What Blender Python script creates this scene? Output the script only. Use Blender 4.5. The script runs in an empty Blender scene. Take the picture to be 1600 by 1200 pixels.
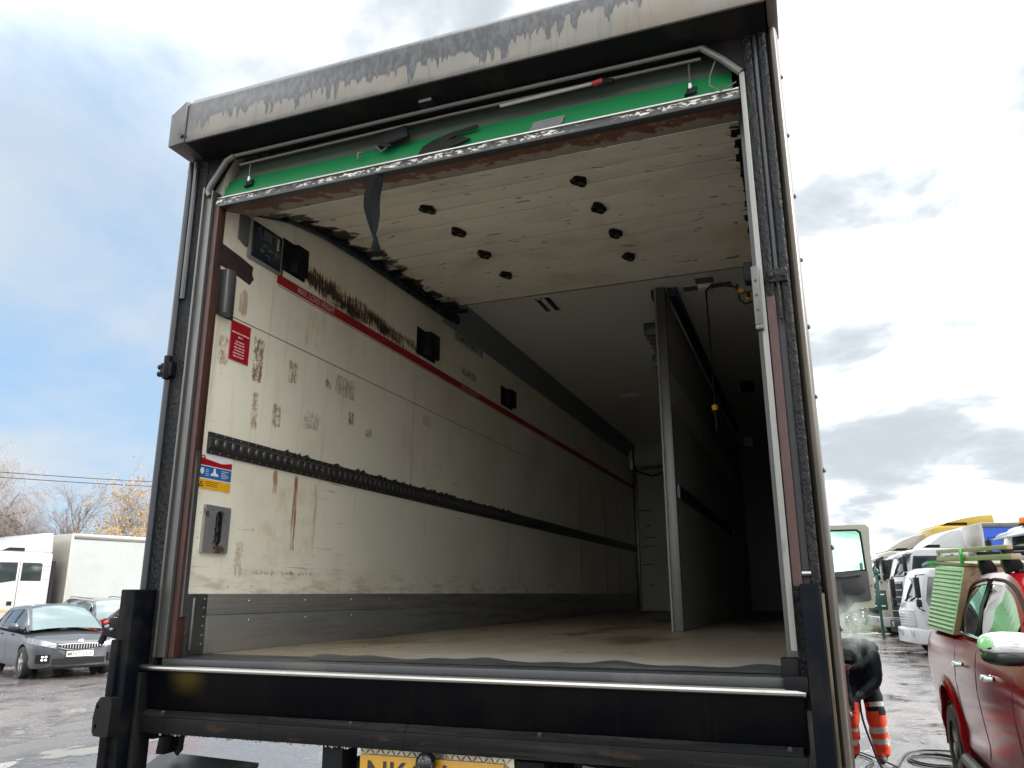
import bpy, bmesh, math, random
import numpy as np
from mathutils import Vector, Matrix
random.seed(7)
SC = bpy.context.scene
COL = SC.collection
rad = math.radians

# ------------------------------------------------------------------ camera
cd = bpy.data.cameras.new('camera')
cd.sensor_width = 36; cd.lens = 36 * 1225 / 1600
cd.clip_start = 0.05; cd.clip_end = 3000
cam = bpy.data.objects.new('camera', cd); COL.objects.link(cam)
cam.location = (0, 0, 1.68)
cam.rotation_euler = (Matrix.Rotation(rad(20.3), 3, 'Z') @ Matrix.Rotation(rad(90 + 15.0), 3, 'X') @ Matrix.Rotation(rad(-0.2), 3, 'Z')).to_euler()
SC.camera = cam

# ------------------------------------------------------------------ sky, sun, exposure
SUN_EL, SUN_AZ = rad(26), rad(78)          # azimuth measured from +Y (north) towards +X (east)
SC.view_settings.view_transform = 'Standard'
SC.view_settings.look = 'None'
SC.view_settings.exposure = 1.95
SC.view_settings.gamma = 1
SC.view_settings.use_curve_mapping = False
W = bpy.data.worlds.new('World'); SC.world = W; W.use_nodes = True
SC.cycles.use_denoising = True
SC.cycles.max_bounces = 10; SC.cycles.diffuse_bounces = 7; SC.cycles.transparent_max_bounces = 12
SC.cycles.volume_bounces = 1


class NT:
    """small helper to wire shader nodes"""
    def __init__(s, tree):
        s.t = tree; s.n = tree.nodes; s.l = tree.links
    def node(s, typ, **kw):
        n = s.n.new(typ)
        for k, v in kw.items(): setattr(n, k, v)
        return n
    def put(s, sock, v):
        if isinstance(v, bpy.types.NodeSocket): s.l.new(v, sock)
        elif v is not None:
            if sock.type == 'RGBA' and len(v) == 3: v = (*v, 1)
            sock.default_value = v
    def math(s, op, a, b=None, c=None, clamp=False):
        n = s.node('ShaderNodeMath', operation=op, use_clamp=clamp)
        s.put(n.inputs[0], a)
        if b is not None: s.put(n.inputs[1], b)
        if c is not None: s.put(n.inputs[2], c)
        return n.outputs[0]
    def vmul(s, v, k):
        n = s.node('ShaderNodeVectorMath', operation='MULTIPLY')
        s.put(n.inputs[0], v); n.inputs[1].default_value = k
        return n.outputs[0]
    def noise(s, vec, scale=1.0, detail=4.0, rough=0.55, dist=0.0):
        n = s.node('ShaderNodeTexNoise')
        s.put(n.inputs['Vector'], vec); n.inputs['Scale'].default_value = scale
        n.inputs['Detail'].default_value = detail; n.inputs['Roughness'].default_value = rough
        n.inputs['Distortion'].default_value = dist
        return n.outputs['Fac']
    def ramp(s, v, lo, hi, a=0.0, b=1.0, smooth=True):
        n = s.node('ShaderNodeMapRange'); n.clamp = True
        if smooth: n.interpolation_type = 'SMOOTHSTEP'
        s.put(n.inputs[0], v); s.put(n.inputs[1], lo); s.put(n.inputs[2], hi)
        n.inputs[3].default_value = a; n.inputs[4].default_value = b
        return n.outputs[0]
    def mix(s, f, a, b):
        n = s.node('ShaderNodeMix', data_type='RGBA')
        s.put(n.inputs[0], f); s.put(n.inputs[6], a); s.put(n.inputs[7], b)
        return n.outputs[2]
    def sep(s, v):
        n = s.node('ShaderNodeSeparateXYZ'); s.put(n.inputs[0], v); return n.outputs
    def comb(s, x, y, z):
        n = s.node('ShaderNodeCombineXYZ')
        for i, v in enumerate((x, y, z)): s.put(n.inputs[i], v)
        return n.outputs[0]
    def band(s, v, lo, hi, f):
        return s.math('MULTIPLY', s.ramp(v, lo - f, lo + f), s.ramp(v, hi - f, hi + f, 1, 0))


def build_world():
    t = NT(W.node_tree); t.n.clear()
    out = t.node('ShaderNodeOutputWorld'); bg = t.node('ShaderNodeBackground')
    sky = t.node('ShaderNodeTexSky', sky_type='NISHITA')
    sky.sun_disc = False; sky.sun_elevation = SUN_EL; sky.sun_rotation = SUN_AZ
    sky.air_density = 1.0; sky.dust_density = 0.6; sky.ozone_density = 1.5
    d = t.node('ShaderNodeTexCoord').outputs['Generated']
    x, y, z = t.sep(d)
    # cloud layer: directions projected on a high plane so that clouds flatten towards the horizon
    zz = t.math('ADD', t.math('ABSOLUTE', z), 0.22)
    p = t.comb(t.math('DIVIDE', x, zz), t.math('DIVIDE', y, zz), 0.37)
    n1 = t.noise(p, 1.15, 6, 0.55, 0.35)
    n2 = t.noise(t.vmul(p, (1, 1, 3.1)), 1.7, 6, 0.55, 0.25)
    # the clearing in the cloud bank: open blue low in the north-west, thin veil around it
    dn = t.node('ShaderNodeVectorMath', operation='DOT_PRODUCT')
    t.put(dn.inputs[0], d); g = Vector((-0.88, 0.62, 0.20)).normalized(); dn.inputs[1].default_value = g
    gap = t.ramp(dn.outputs['Value'], 0.76, 0.96)
    cover = t.ramp(t.math('SUBTRACT', t.math('ADD', n1, 0.38), t.math('MULTIPLY', gap, 0.40)), 0.30, 0.66)
    grey = t.ramp(n2, 0.36, 0.72)
    ig = t.math('SUBTRACT', 1.0, grey); grey = t.math('SUBTRACT', 1.0, t.math('MULTIPLY', ig, t.math('MULTIPLY', ig, ig)))
    # overcast layer: three times as bright overhead as at the horizon
    el = t.math('DIVIDE', t.math('ADD', t.math('MULTIPLY', t.math('MAXIMUM', z, 0.0), 2.0), 1.0), 3.0)
    lum = t.node('ShaderNodeVectorMath', operation='SCALE'); lum.inputs[0].default_value = (25.0, 25.3, 25.6); t.put(lum.inputs['Scale'], el)
    bank = t.mix(grey, lum.outputs[0], (1.68, 1.84, 2.0))
    veil = t.mix(n2, (1.66, 1.88, 2.12), (2.08, 2.24, 2.40))
    cloud = t.mix(gap, bank, veil)
    blue = t.mix(0.90, sky.outputs[0], (1.0, 1.51, 2.14))
    c = t.mix(cover, blue, cloud)
    t.put(bg.inputs[0], c); bg.inputs[1].default_value = 0.10
    t.l.new(bg.outputs[0], out.inputs[0])
build_world()

sd = bpy.data.lights.new('sun', 'SUN'); sd.energy = 1.5; sd.angle = rad(14); sd.color = (1, 0.95, 0.87)
so = bpy.data.objects.new('sun', sd); COL.objects.link(so)
sv = Vector((math.sin(SUN_AZ) * math.cos(SUN_EL), math.cos(SUN_AZ) * math.cos(SUN_EL), math.sin(SUN_EL)))
so.rotation_euler = sv.to_track_quat('Z', 'Y').to_euler(); so.location = (10, 10, 30)

# ------------------------------------------------------------------ materials
LB = Vector((-1.21, 2.5, 0))      # base of the lorry: its parts are modelled in place and hung on it


def M(name, col, rough=0.5, metal=0.0, layers=(), bump=None, coat=0.0, spec=0.5, rvar=None, post=None, emit=None):
    """layers: (colour, vector scale, lo, hi, amount[, roughness])  bump: (vector scale, strength, distance)"""
    m = bpy.data.materials.new(name); m.use_nodes = True
    t = NT(m.node_tree); b = t.n['Principled BSDF']
    co = t.node('ShaderNodeTexCoord').outputs['Object']
    c = (*col, 1) if len(col) == 3 else col
    r = rough
    for i, L in enumerate(layers):
        f = t.ramp(t.noise(t.vmul(co, L[1]), 1.0, 5, 0.6), L[2], L[3])
        f = t.math('MULTIPLY', f, L[4])
        c = t.mix(f, c, L[0])
        if len(L) > 5:
            r = t.math('ADD', t.math('MULTIPLY', f, L[5]), t.math('MULTIPLY', t.math('SUBTRACT', 1.0, f), r))
    if rvar:
        f = t.ramp(t.noise(t.vmul(co, rvar[0]), 1.0, 4, 0.6), rvar[1], rvar[2])
        r = t.math('ADD', t.math('MULTIPLY', f, rvar[3] - rough), r)
    if post: c, r = post(t, co, c, r)
    t.put(b.inputs['Base Color'], c); t.put(b.inputs['Roughness'], r)
    b.inputs['Metallic'].default_value = metal
    b.inputs['Coat Weight'].default_value = coat; b.inputs['Coat Roughness'].default_value = 0.06
    b.inputs['Specular IOR Level'].default_value = spec
    if emit:
        t.put(b.inputs['Emission Color'], emit[0]); b.inputs['Emission Strength'].default_value = emit[1]
    if bump:
        bl = bump if isinstance(bump, list) else [bump]
        prev = None
        for (vs, st, dist) in bl:
            bn = t.node('ShaderNodeBump'); bn.inputs['Strength'].default_value = st; bn.inputs['Distance'].default_value = dist
            t.put(bn.inputs['Height'], t.noise(t.vmul(co, vs), 1.0, 5, 0.6))
            if prev: t.l.new(prev, bn.inputs['Normal'])
            prev = bn.outputs[0]
        t.l.new(prev, b.inputs['Normal'])
    return m


def glass(name, tint=(0.75, 0.85, 0.82), amount=0.75, rough=0.02):
    m = bpy.data.materials.new(name); m.use_nodes = True
    t = NT(m.node_tree); t.n.remove(t.n['Principled BSDF']); out = t.n['Material Output']
    tr = t.node('ShaderNodeBsdfTransparent'); tr.inputs[0].default_value = (*[k * amount for k in tint], 1)
    gl = t.node('ShaderNodeBsdfGlossy'); gl.inputs['Roughness'].default_value = rough; gl.inputs[0].default_value = (1, 1, 1, 1)
    fr = t.node('ShaderNodeFresnel'); fr.inputs[0].default_value = 1.55
    mx = t.node('ShaderNodeMixShader')
    f = t.math('ADD', t.math('MULTIPLY', fr.outputs[0], 0.5), 0.03, clamp=True)
    t.put(mx.inputs[0], f); t.l.new(tr.outputs[0], mx.inputs[1]); t.l.new(gl.outputs[0], mx.inputs[2])
    t.l.new(mx.outputs[0], out.inputs[0])
    return m


def wall_stains(t, co, c, r):
    """soot, rust runs and tape residue on the white inner wall; positions in metres along (Y) and up (Z) the wall"""
    _, yy, zz = t.sep(co)
    y = t.math('ADD', yy, LB.y); z = zz
    v = t.comb(0.0, y, z)
    def blob(c, y0, y1, z0, z1, col, vs, lo, hi, amt=1.0, f=0.03, fz=None):
        m = t.math('MULTIPLY', t.band(y, y0, y1, f), t.band(z, z0, z1, fz or f))
        n = t.noise(t.vmul(v, vs), 1.0, 5, 0.65)
        # the mask shifts the threshold, so that the edge of the mark is ragged
        k = t.ramp(t.math('ADD', n, t.math('MULTIPLY', t.math('SUBTRACT', m, 1.0), 0.6)), lo, hi)
        return t.mix(t.math('MULTIPLY', k, amt), c, col)
    ST, RU, TA, GR = (0.022, 0.013, 0.009), (0.28, 0.10, 0.025), (0.36, 0.25, 0.13), (0.12, 0.11, 0.09)
    # soot smear dragged along above the red line, sinking towards the front
    zs = t.math('ADD', z, t.math('MULTIPLY', t.math('SUBTRACT', y, 3.2), 0.045))
    sm = t.math('MULTIPLY', t.band(y, 3.18, 4.55, 0.06), t.band(zs, 3.225, 3.375, 0.06))
    n = t.math('ADD', t.math('MULTIPLY', t.noise(t.vmul(v, (1, 75, 7)), 1.0, 3, 0.6), 0.42), t.math('MULTIPLY', t.noise(t.vmul(v, (1, 3.6, 11)), 1.0, 6, 0.68), 0.58))
    fade = t.ramp(y, 3.6, 4.7, 0.0, 0.07)
    k = t.ramp(t.math('SUBTRACT', t.math('ADD', n, t.math('MULTIPLY', t.math('SUBTRACT', sm, 1.0), 0.42)), fade), 0.41, 0.50)
    k2 = t.ramp(t.math('SUBTRACT', t.math('ADD', n, t.math('MULTIPLY', t.math('SUBTRACT', sm, 1.0), 0.34)), fade), 0.34, 0.47)
    c = t.mix(t.math('MULTIPLY', k2, 0.85), c, (0.23, 0.105, 0.035))
    c = t.mix(k, c, ST)
    c = blob(c, 3.05, 3.10, 2.12, 2.26, RU, (1, 30, 5), 0.36, 0.5, 0.8, 0.015, 0.03)
    c = blob(c, 3.215, 3.26, 1.86, 2.26, RU, (1, 40, 4), 0.36, 0.5, 0.95, 0.014, 0.04)
    c = blob(c, 3.39, 3.43, 1.86, 2.26, RU, (1, 60, 3), 0.42, 0.6, 0.55, 0.012, 0.05)
    c = blob(c, 2.95, 3.45, 1.74, 2.24, (0.58, 0.42, 0.19), (1, 11, 9), 0.40, 0.72, 0.5, 0.10)
    c = blob(c, 2.70, 2.79, 2.90, 3.06, RU, (1, 22, 5), 0.40, 0.6, 0.6, 0.025, 0.04)
    c = blob(c, 3.20, 3.40, 2.90, 3.15, (0.55, 0.36, 0.24), (1, 14, 4), 0.45, 0.7, 0.5, 0.04)
    for (a, b, p, q, col, amt) in [(2.83, 2.93, 2.62, 2.86, (.24, .145, .07), .95), (2.85, 2.92, 2.40, 2.60, (.45, .31, .18), .9), (3.00, 3.09, 2.44, 2.58, TA, .9),
                                   (3.10, 3.20, 2.68, 2.82, TA, .75), (3.42, 3.50, 2.73, 2.81, GR, .8), (3.52, 3.74, 2.72, 2.86, TA, .65), (3.66, 3.75, 2.58, 2.68, GR, .95),
                                   (4.57, 4.72, 2.75, 2.86, TA, .45), (2.60, 2.69, 2.64, 2.80, TA, .7), (3.25, 3.42, 2.48, 2.60, TA, .5), (3.85, 3.95, 2.54, 2.62, GR, .6),
                                   (5.2, 5.5, 3.27, 3.36, GR, .8), (2.95, 3.45, 1.755, 1.80, GR, .7), (3.9, 4.4, 1.80, 1.83, GR, .6), (2.82, 2.90, 1.74, 1.92, TA, .5)]:
        c = blob(c, a, b, p, q, col, (1, 46, 17), 0.40, 0.58, amt, 0.028)
        c = blob(c, a, b, p, q, tuple(k * .5 for k in col), (1, 95, 60), 0.50, 0.58, amt * .8, 0.02)
    # runs below the rail and the joints, grime gathered at the foot of the panel
    run = t.ramp(t.noise(t.vmul(v, (1, 17, 0.9)), 1.0, 5, 0.7), 0.54, 0.72)
    run = t.math('MULTIPLY', run, t.ramp(y, 4.2, 7.0, 1.0, 0.25))
    run = t.math('MULTIPLY', run, t.math('MAXIMUM', t.ramp(z, 1.85, 2.25), t.math('MULTIPLY', t.band(z, 2.55, 2.88, .12), 0.6)))
    c = t.mix(t.math('MULTIPLY', run, 0.36), c, (0.42, 0.30, 0.15))
    foot = t.math('MULTIPLY', t.ramp(z, 1.69, 1.86, 1, 0), t.ramp(t.noise(t.vmul(v, (1, 5, 22)), 1.0, 6, 0.7), 0.44, 0.66))
    c = t.mix(t.math('MULTIPLY', foot, 0.6), c, (0.33, 0.27, 0.17))
    dots = t.ramp(t.noise(t.vmul(v, (1, 44, 40)), 1.0, 2, 0.5), 0.70, 0.73)
    c = t.mix(t.math('MULTIPLY', dots, t.math('MULTIPLY', t.ramp(z, 1.7, 2.2, 0.8, 0.25), t.ramp(y, 2.6, 7, 1, 0.4))), c, (0.12, 0.10, 0.07))
    # a few long forklift scrapes lower down
    s = t.ramp(t.noise(t.vmul(v, (1, 1.6, 55)), 1.0, 3, 0.6), 0.63, 0.69)
    s = t.math('MULTIPLY', s, t.ramp(t.noise(t.vmul(v, (1, .9, .9)), 1.0, 2), 0.5, 0.62))
    c = t.mix(t.math('MULTIPLY', s, 0.55), c, GR)
    return c, r


def header_drips(t, co, c, r):
    """grimy grey wash that has run down the front of the header in fingers of uneven length"""
    x, y, z = t.sep(co)
    xx = t.math('ADD', x, LB.x)
    X = lambda k, o: t.comb(t.math('MULTIPLY', xx, k), o, 0.0)
    n1 = t.noise(X(2.6, 0.0), 1.0, 2, 0.5)
    wob = t.math('MULTIPLY', t.math('SUBTRACT', t.noise(t.vmul(co, (9, 1, 22)), 1.0, 3, 0.6), 0.5), 0.022)
    xw = t.math('ADD', xx, wob)
    f1 = t.ramp(t.noise(t.comb(t.math('MULTIPLY', xw, 33.0), 3.3, 0.0), 1.0, 1, 0.4), 0.48, 0.66)
    f2 = t.ramp(t.noise(t.comb(t.math('MULTIPLY', xw, 62.0), 8.1, 0.0), 1.0, 1, 0.4), 0.50, 0.64)
    amp = t.ramp(t.noise(X(5.0, 5.0), 1.0, 2, 0.5), 0.35, 0.65, 0.25, 1.0)
    level = t.math('ADD', t.math('MULTIPLY', n1, 0.15), t.math('MULTIPLY', t.math('ADD', t.math('MULTIPLY', f1, 0.075), t.math('MULTIPLY', f2, 0.035)), amp))
    hgt = t.math('SUBTRACT', 3.80, z)
    right = t.ramp(xx, -1.2, -0.2, 0.0, 0.05)
    ed = t.math('SUBTRACT', t.math('SUBTRACT', level, right), t.math('SUBTRACT', hgt, 0.022))
    ed = t.math('ADD', ed, t.math('MULTIPLY', t.math('SUBTRACT', t.noise(t.vmul(co, (30, 1, 30)), 1.0, 3), 0.5), 0.012))
    wet = t.ramp(ed, -0.003, 0.005)
    rim = t.math('MULTIPLY', t.ramp(ed, -0.010, -0.001), t.ramp(ed, 0.004, 0.022, 1, 0.15))
    sp = t.noise(t.vmul(co, (55, 55, 24)), 1.0, 5, 0.72)
    dark = t.mix(t.ramp(sp, 0.40, 0.62), (0.027, 0.029, 0.032), (0.074, 0.076, 0.075))
    c = t.mix(t.math('MULTIPLY', t.ramp(t.noise(t.vmul(co, (3, 3, 6)), 1.0, 5, 0.6), 0.50, 0.62), 0.7), c, (0.155, 0.125, 0.085))
    c = t.mix(t.math('MULTIPLY', t.ramp(t.noise(t.vmul(co, (48, 48, 3)), 1.0, 4, 0.6), 0.52, 0.68), 0.45), c, (0.085, 0.082, 0.075))
    c = t.mix(wet, c, dark)
    c = t.mix(t.math('MULTIPLY', rim, 0.75), c, (0.032, 0.032, 0.034))
    bot = t.ramp(t.math('ADD', z, t.math('MULTIPLY', t.noise(X(9.0, 2.0), 1.0, 3), 0.05)), 3.625, 3.655, 1, 0)
    c = t.mix(t.math('MULTIPLY', bot, t.ramp(xx, -1.2, -0.5, 0.85, 0.25)), c, (0.05, 0.048, 0.046))
    c = t.mix(t.ramp(xx, -2.42, -2.26, 0.9, 0.0), c, (0.055, 0.052, 0.05))
    return c, r


def panel_reflection_tint(t, co, c, r):  # yellowish reflection painted into the panel colour
    x, y, z = t.sep(co)
    xx = t.math('ADD', x, LB.x)
    n = t.noise(t.vmul(co, (3, 1, 9)), 1.0, 3)
    m = t.math('MULTIPLY', t.band(t.math('ADD', xx, t.math('MULTIPLY', n, 0.10)), -2.20, -2.10, 0.05), t.ramp(z, 1.30, 1.40))
    c = t.mix(t.math('MULTIPLY', m, 0.35), c, (0.12, 0.085, 0.015))
    return c, r


def slat_wear(t, co, c, r):
    """soot near both ends of the shutter slats, short scuffs, yellowed patch"""
    x, y, z = t.sep(co)
    xx = t.math('ADD', x, LB.x); yy = t.math('ADD', y, LB.y)
    v = t.comb(xx, yy, 0.0)
    n = t.noise(t.vmul(v, (7, 11, 1)), 1.0, 6, 0.65)
    le = t.ramp(xx, -2.29, -2.05, 0.30, 0.0); re = t.ramp(xx, -0.25, -0.10, 0.0, 0.17)
    k = t.ramp(t.math('ADD', n, t.math('ADD', le, re)), 0.70, 0.76)
    ye = t.math('MULTIPLY', t.ramp(t.noise(t.vmul(v, (2.4, 1.6, 1)), 1.0, 3), 0.54, 0.7), 0.45)
    c = t.mix(ye, c, (0.52, 0.40, 0.22))
    sc = t.ramp(t.noise(t.vmul(v, (9, 17, 1)), 1.0, 3, 0.5, 0.6), 0.655, 0.70)
    c = t.mix(t.math('MULTIPLY', sc, 0.75), c, (0.10, 0.075, 0.05))
    c = t.mix(k, c, (0.025, 0.022, 0.02))
    return c, r


def rail_rust(t, co, c, r):
    x, y, z = t.sep(co)
    v = t.comb(x, y, 0.0)
    n = t.noise(t.vmul(v, (16, 9, 1)), 1.0, 5, 0.65)
    f = t.ramp(t.math('ADD', n, t.ramp(y, 0.08, 0.19, 0.12, -0.08)), 0.49, 0.56)
    c = t.mix(t.math('MULTIPLY', f, 0.9), c, (0.13, 0.042, 0.02))
    return c, r


def seal_flakes(t, co, c, r):
    x, y, z = t.sep(co)
    n = t.noise(t.vmul(co, (26, 26, 60)), 1.0, 5, 0.7)
    n2 = t.noise(t.vmul(co, (3, 1, 1)), 1.0, 2)
    f = t.math('MULTIPLY', t.ramp(n, 0.50, 0.56), t.band(z, 3.35, 3.372, 0.006))
    c = t.mix(t.math('MULTIPLY', f, t.ramp(n2, 0.35, 0.5)), c, (0.62, 0.60, 0.52))
    return c, r


def floor_pale_near(t, co, c, r):  # floor colour turns paler towards the sill, right part only
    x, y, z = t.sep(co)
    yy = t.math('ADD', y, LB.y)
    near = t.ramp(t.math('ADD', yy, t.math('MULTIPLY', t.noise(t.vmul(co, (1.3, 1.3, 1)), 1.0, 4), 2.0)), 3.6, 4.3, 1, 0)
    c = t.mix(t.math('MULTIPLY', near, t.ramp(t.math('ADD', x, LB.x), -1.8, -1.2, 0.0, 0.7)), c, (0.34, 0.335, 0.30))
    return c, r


MT = {}
MT['wall'] = M('white_grp_wall', (0.80, 0.76, 0.62), 0.32, layers=[((0.62, 0.56, 0.42), (1, 1.5, 1.5), 0.42, 0.7, 0.55), ((0.5, 0.44, 0.32), (1, 14, 1.2), 0.58, 0.78, 0.35)], post=wall_stains)
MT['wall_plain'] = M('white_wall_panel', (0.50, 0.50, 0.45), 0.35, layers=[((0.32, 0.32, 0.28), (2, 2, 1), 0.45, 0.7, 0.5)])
MT['ceiling'] = M('white_ceiling', (0.74, 0.73, 0.66), 0.35, layers=[((0.66, 0.66, 0.60), (1.5, 1.0, 1), 0.45, 0.7, 0.5)])
MT['slat'] = M('white_slat', (0.84, 0.80, 0.66), 0.36, layers=[((0.52, 0.48, 0.38), (2, 3, 1), 0.45, 0.7, 0.5)], post=slat_wear)
MT['black_paint'] = M('grimy_black_paint', (0.007, 0.0072, 0.008), 0.42, layers=[((0.022, 0.018, 0.015), (5, 5, 1.5), 0.52, 0.7, 0.6, 0.6)], bump=((26, 26, 14), 0.35, 0.01), spec=0.10)
MT['crust'] = M('crusted_black_paint', (0.007, 0.0074, 0.0085), 0.38, layers=[((0.026, 0.019, 0.015), (9, 9, 3), 0.5, 0.68, 0.8)], bump=[((70, 70, 42), 1.0, 0.02), ((14, 14, 6), 0.5, 0.03)], spec=0.30)
MT['rust_paint'] = M('rusty_brown_paint', (0.050, 0.018, 0.013), 0.5, layers=[((0.016, 0.010, 0.008), (9, 9, 2), 0.45, 0.65, 0.7), ((0.10, 0.045, 0.028), (30, 30, 8), 0.55, 0.7, 0.6)], bump=((70, 70, 40), 0.35, 0.006))
MT['steel'] = M('dull_stainless', (0.13, 0.13, 0.124), 0.42, 0.75, layers=[((0.085, 0.08, 0.072), (14, 14, 2), 0.5, 0.75, 0.6, 0.55)])
MT['bright_steel'] = M('polished_steel', (0.40, 0.39, 0.36), 0.34, 1.0, layers=[((0.3, 0.29, 0.27), (8, 3, 3), 0.55, 0.75, 0.5, 0.5)])
MT['alu'] = M('scuffed_aluminium', (0.36, 0.355, 0.33), 0.42, 0.75, layers=[((0.22, 0.21, 0.19), (1, 1.5, 30), 0.45, 0.65, 0.6, 0.6), ((0.55, 0.54, 0.5), (1, 2, 60), 0.62, 0.7, 0.7, 0.3)])
MT['dark_rail'] = M('dark_galvanised', (0.060, 0.060, 0.058), 0.42, 0.6, layers=[((0.13, 0.10, 0.07), (8, 8, 8), 0.5, 0.7, 0.6, 0.6)])
MT['shade_wall'] = M('shade_darkened_wall', (0.085, 0.085, 0.08), 0.45, layers=[((0.05, 0.05, 0.048), (2, 2, 1), 0.45, 0.7, 0.6)])  # shade of the right compartment put into a darker wall colour
MT['cream'] = M('cream_header', (0.148, 0.138, 0.115), 0.42, layers=[((0.21, 0.18, 0.135), (2, 2, 5), 0.5, 0.7, 0.5)], post=header_drips)
MT['cap'] = M('grimy_cap', (0.055, 0.050, 0.046), 0.45, layers=[((0.05, 0.045, 0.04), (9, 9, 9), 0.45, 0.65, 0.7), ((0.22, 0.11, 0.06), (14, 14, 14), 0.62, 0.72, 0.6)])
MT['cream_edge'] = M('cream_body_corner', (0.050, 0.042, 0.029), 0.34, layers=[((0.020, 0.017, 0.013), (9, 9, .8), 0.42, 0.62, 0.8)], spec=0.35)
MT['green'] = M('green_paint', (0.010, 0.155, 0.048), 0.30, coat=0.3, layers=[((0.008, 0.12, 0.035), (2, 2, 4), 0.45, 0.7, 0.4)])
MT['side_green'] = M('green_lorry_side', (0.10, 0.25, 0.09), 0.25, coat=0.5, layers=[((0.05, 0.25, 0.06), (.5, .5, .5), 0.45, 0.7, 0.4)])
MT['red'] = M('red_vinyl', (0.33, 0.005, 0.014), 0.4, layers=[((0.22, 0.01, 0.015), (3, 9, 9), 0.5, 0.7, 0.4)])
MT['white_print'] = M('white_print', (0.72, 0.70, 0.68), 0.5)
MT['pink_print'] = M('faded_white_print', (0.62, 0.42, 0.40), 0.5)
MT['black_print'] = M('black_print', (0.02, 0.02, 0.022), 0.5)
MT['blue'] = M('blue_vinyl', (0.012, 0.12, 0.34), 0.4)
MT['yellow'] = M('yellow_vinyl', (0.72, 0.38, 0.012), 0.4)
MT['plate_yellow'] = M('yellow_number_plate', (0.45, 0.235, 0.004), 0.3)
MT['plate_white'] = M('white_number_plate', (0.75, 0.75, 0.72), 0.3)
MT['plastic'] = M('black_plastic', (0.009, 0.0095, 0.0105), 0.5, layers=[((0.028, 0.028, 0.028), (20, 20, 20), 0.55, 0.7, 0.5)], spec=0.12)
MT['rubber'] = M('black_rubber', (0.007, 0.007, 0.0075), 0.65, layers=[((0.024, 0.022, 0.02), (9, 9, 9), 0.5, 0.7, 0.5)], spec=0.2)
MT['mat'] = M('grey_rubber_edge', (0.030, 0.032, 0.033), 0.38, layers=[((0.075, 0.073, 0.07), (3, 30, 3), 0.5, 0.65, 0.6)])
MT['screen'] = M('dark_controller_face', (0.010, 0.020, 0.032), 0.22)
MT['webbing'] = M('grey_webbing', (0.007, 0.008, 0.009), 0.8, spec=0.1)
MT['tape'] = M('black_cloth_tape', (0.030, 0.020, 0.020), 0.6, bump=((40, 40, 40), 0.4, 0.006))
MT['navy_panel'] = M('dark_ramp_panel', (0.0018, 0.002, 0.003), 0.34, layers=[((0.005, 0.0045, 0.004), (2.5, 1, 1.8), 0.45, 0.7, 0.9, 0.45), ((0.009, 0.008, 0.006), (60, 1, 2.2), 0.58, 0.70, 0.7, 0.5)], post=panel_reflection_tint, spec=0.03)
MT['beam'] = M('black_beam', (0.007, 0.0073, 0.0076), 0.45, layers=[((0.022, 0.022, 0.020), (2, 9, 40), 0.5, 0.65, 0.6), ((0.003, 0.003, 0.003), (70, 1, 1.2), 0.60, 0.64, 0.7), ((0.040, 0.022, 0.014), (5, 9, 22), 0.60, 0.68, 0.55)], bump=((5, 30, 30), 0.3, 0.01), spec=0.10)
MT['navy_steel'] = M('blue_black_steel', (0.0026, 0.0038, 0.0065), 0.42, layers=[((0.013, 0.012, 0.010), (5, 5, 6), 0.50, 0.66, 0.8, 0.6), ((0.02, 0.018, 0.014), (40, 40, 2), 0.62, 0.70, 0.6, 0.6)], bump=((10, 10, 10), 0.2, 0.01), spec=0.06)
MT['floor'] = M('lorry_floor_plate', (0.27, 0.228, 0.162), 0.42, 0.2, layers=[((0.085, 0.055, 0.032), (2.2, .7, 1), 0.50, 0.64, 0.8), ((0.06, 0.045, 0.03), (14, 5, 1), 0.60, 0.68, 0.6), ((0.40, 0.37, 0.30), (4, 1.5, 1), 0.55, 0.7, 0.5, 0.3)], post=floor_pale_near, bump=((9, 60, 1), 0.25, 0.004))
MT['bottom_rail'] = M('rusty_bottom_rail', (0.36, 0.32, 0.25), 0.5, 0.2, layers=[((0.35, 0.32, 0.27), (2, 12, 1), 0.5, 0.65, 0.7)], post=rail_rust)
MT['seal'] = M('flaking_seal', (0.022, 0.022, 0.022), 0.4, post=seal_flakes)
MT['light_grey'] = M('light_grey_tube', (0.12, 0.115, 0.102), 0.38, 0.3, layers=[((0.15, 0.14, 0.12), (6, 6, 6), 0.5, 0.7, 0.7)])
MT['white_edge'] = M('white_channel_edge', (0.22, 0.22, 0.20), 0.35, layers=[((0.12, 0.11, 0.10), (25, 25, 4), 0.6, 0.68, 0.8)])
MT['chequer'] = M('dirty_chequer_plate', (0.50, 0.44, 0.32), 0.38, 0.5, layers=[((0.13, 0.10, 0.07), (6, 6, 6), 0.45, 0.65, 0.8)])
MT['lens'] = M('clear_lens', (0.30, 0.31, 0.32), 0.1, 0.4)
MT['lamp_white'] = M('white_lamp_cover', (0.7, 0.7, 0.66), 0.3)
MT['redplastic'] = M('red_plastic', (0.30, 0.03, 0.02), 0.4)
MT['grey_tape'] = M('silver_tape', (0.14, 0.14, 0.135), 0.5, 0.3)
MT['plate_slot'] = M('zinc_plate', (0.42, 0.41, 0.41), 0.40, 0.7, layers=[((0.10, 0.035, 0.018), (13, 13, 13), 0.54, 0.62, 0.9, 0.7)])
MT['cab_white'] = M('white_cab_paint', (0.34, 0.345, 0.345), 0.28, coat=0.4, layers=[((0.45, 0.42, 0.36), (1, 1, 2), 0.52, 0.75, 0.4)])
MT['cab_cream'] = M('cream_cab_paint', (0.30, 0.282, 0.24), 0.3, coat=0.3, layers=[((0.42, 0.38, 0.3), (1, 1, 2), 0.52, 0.75, 0.4)])
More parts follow.
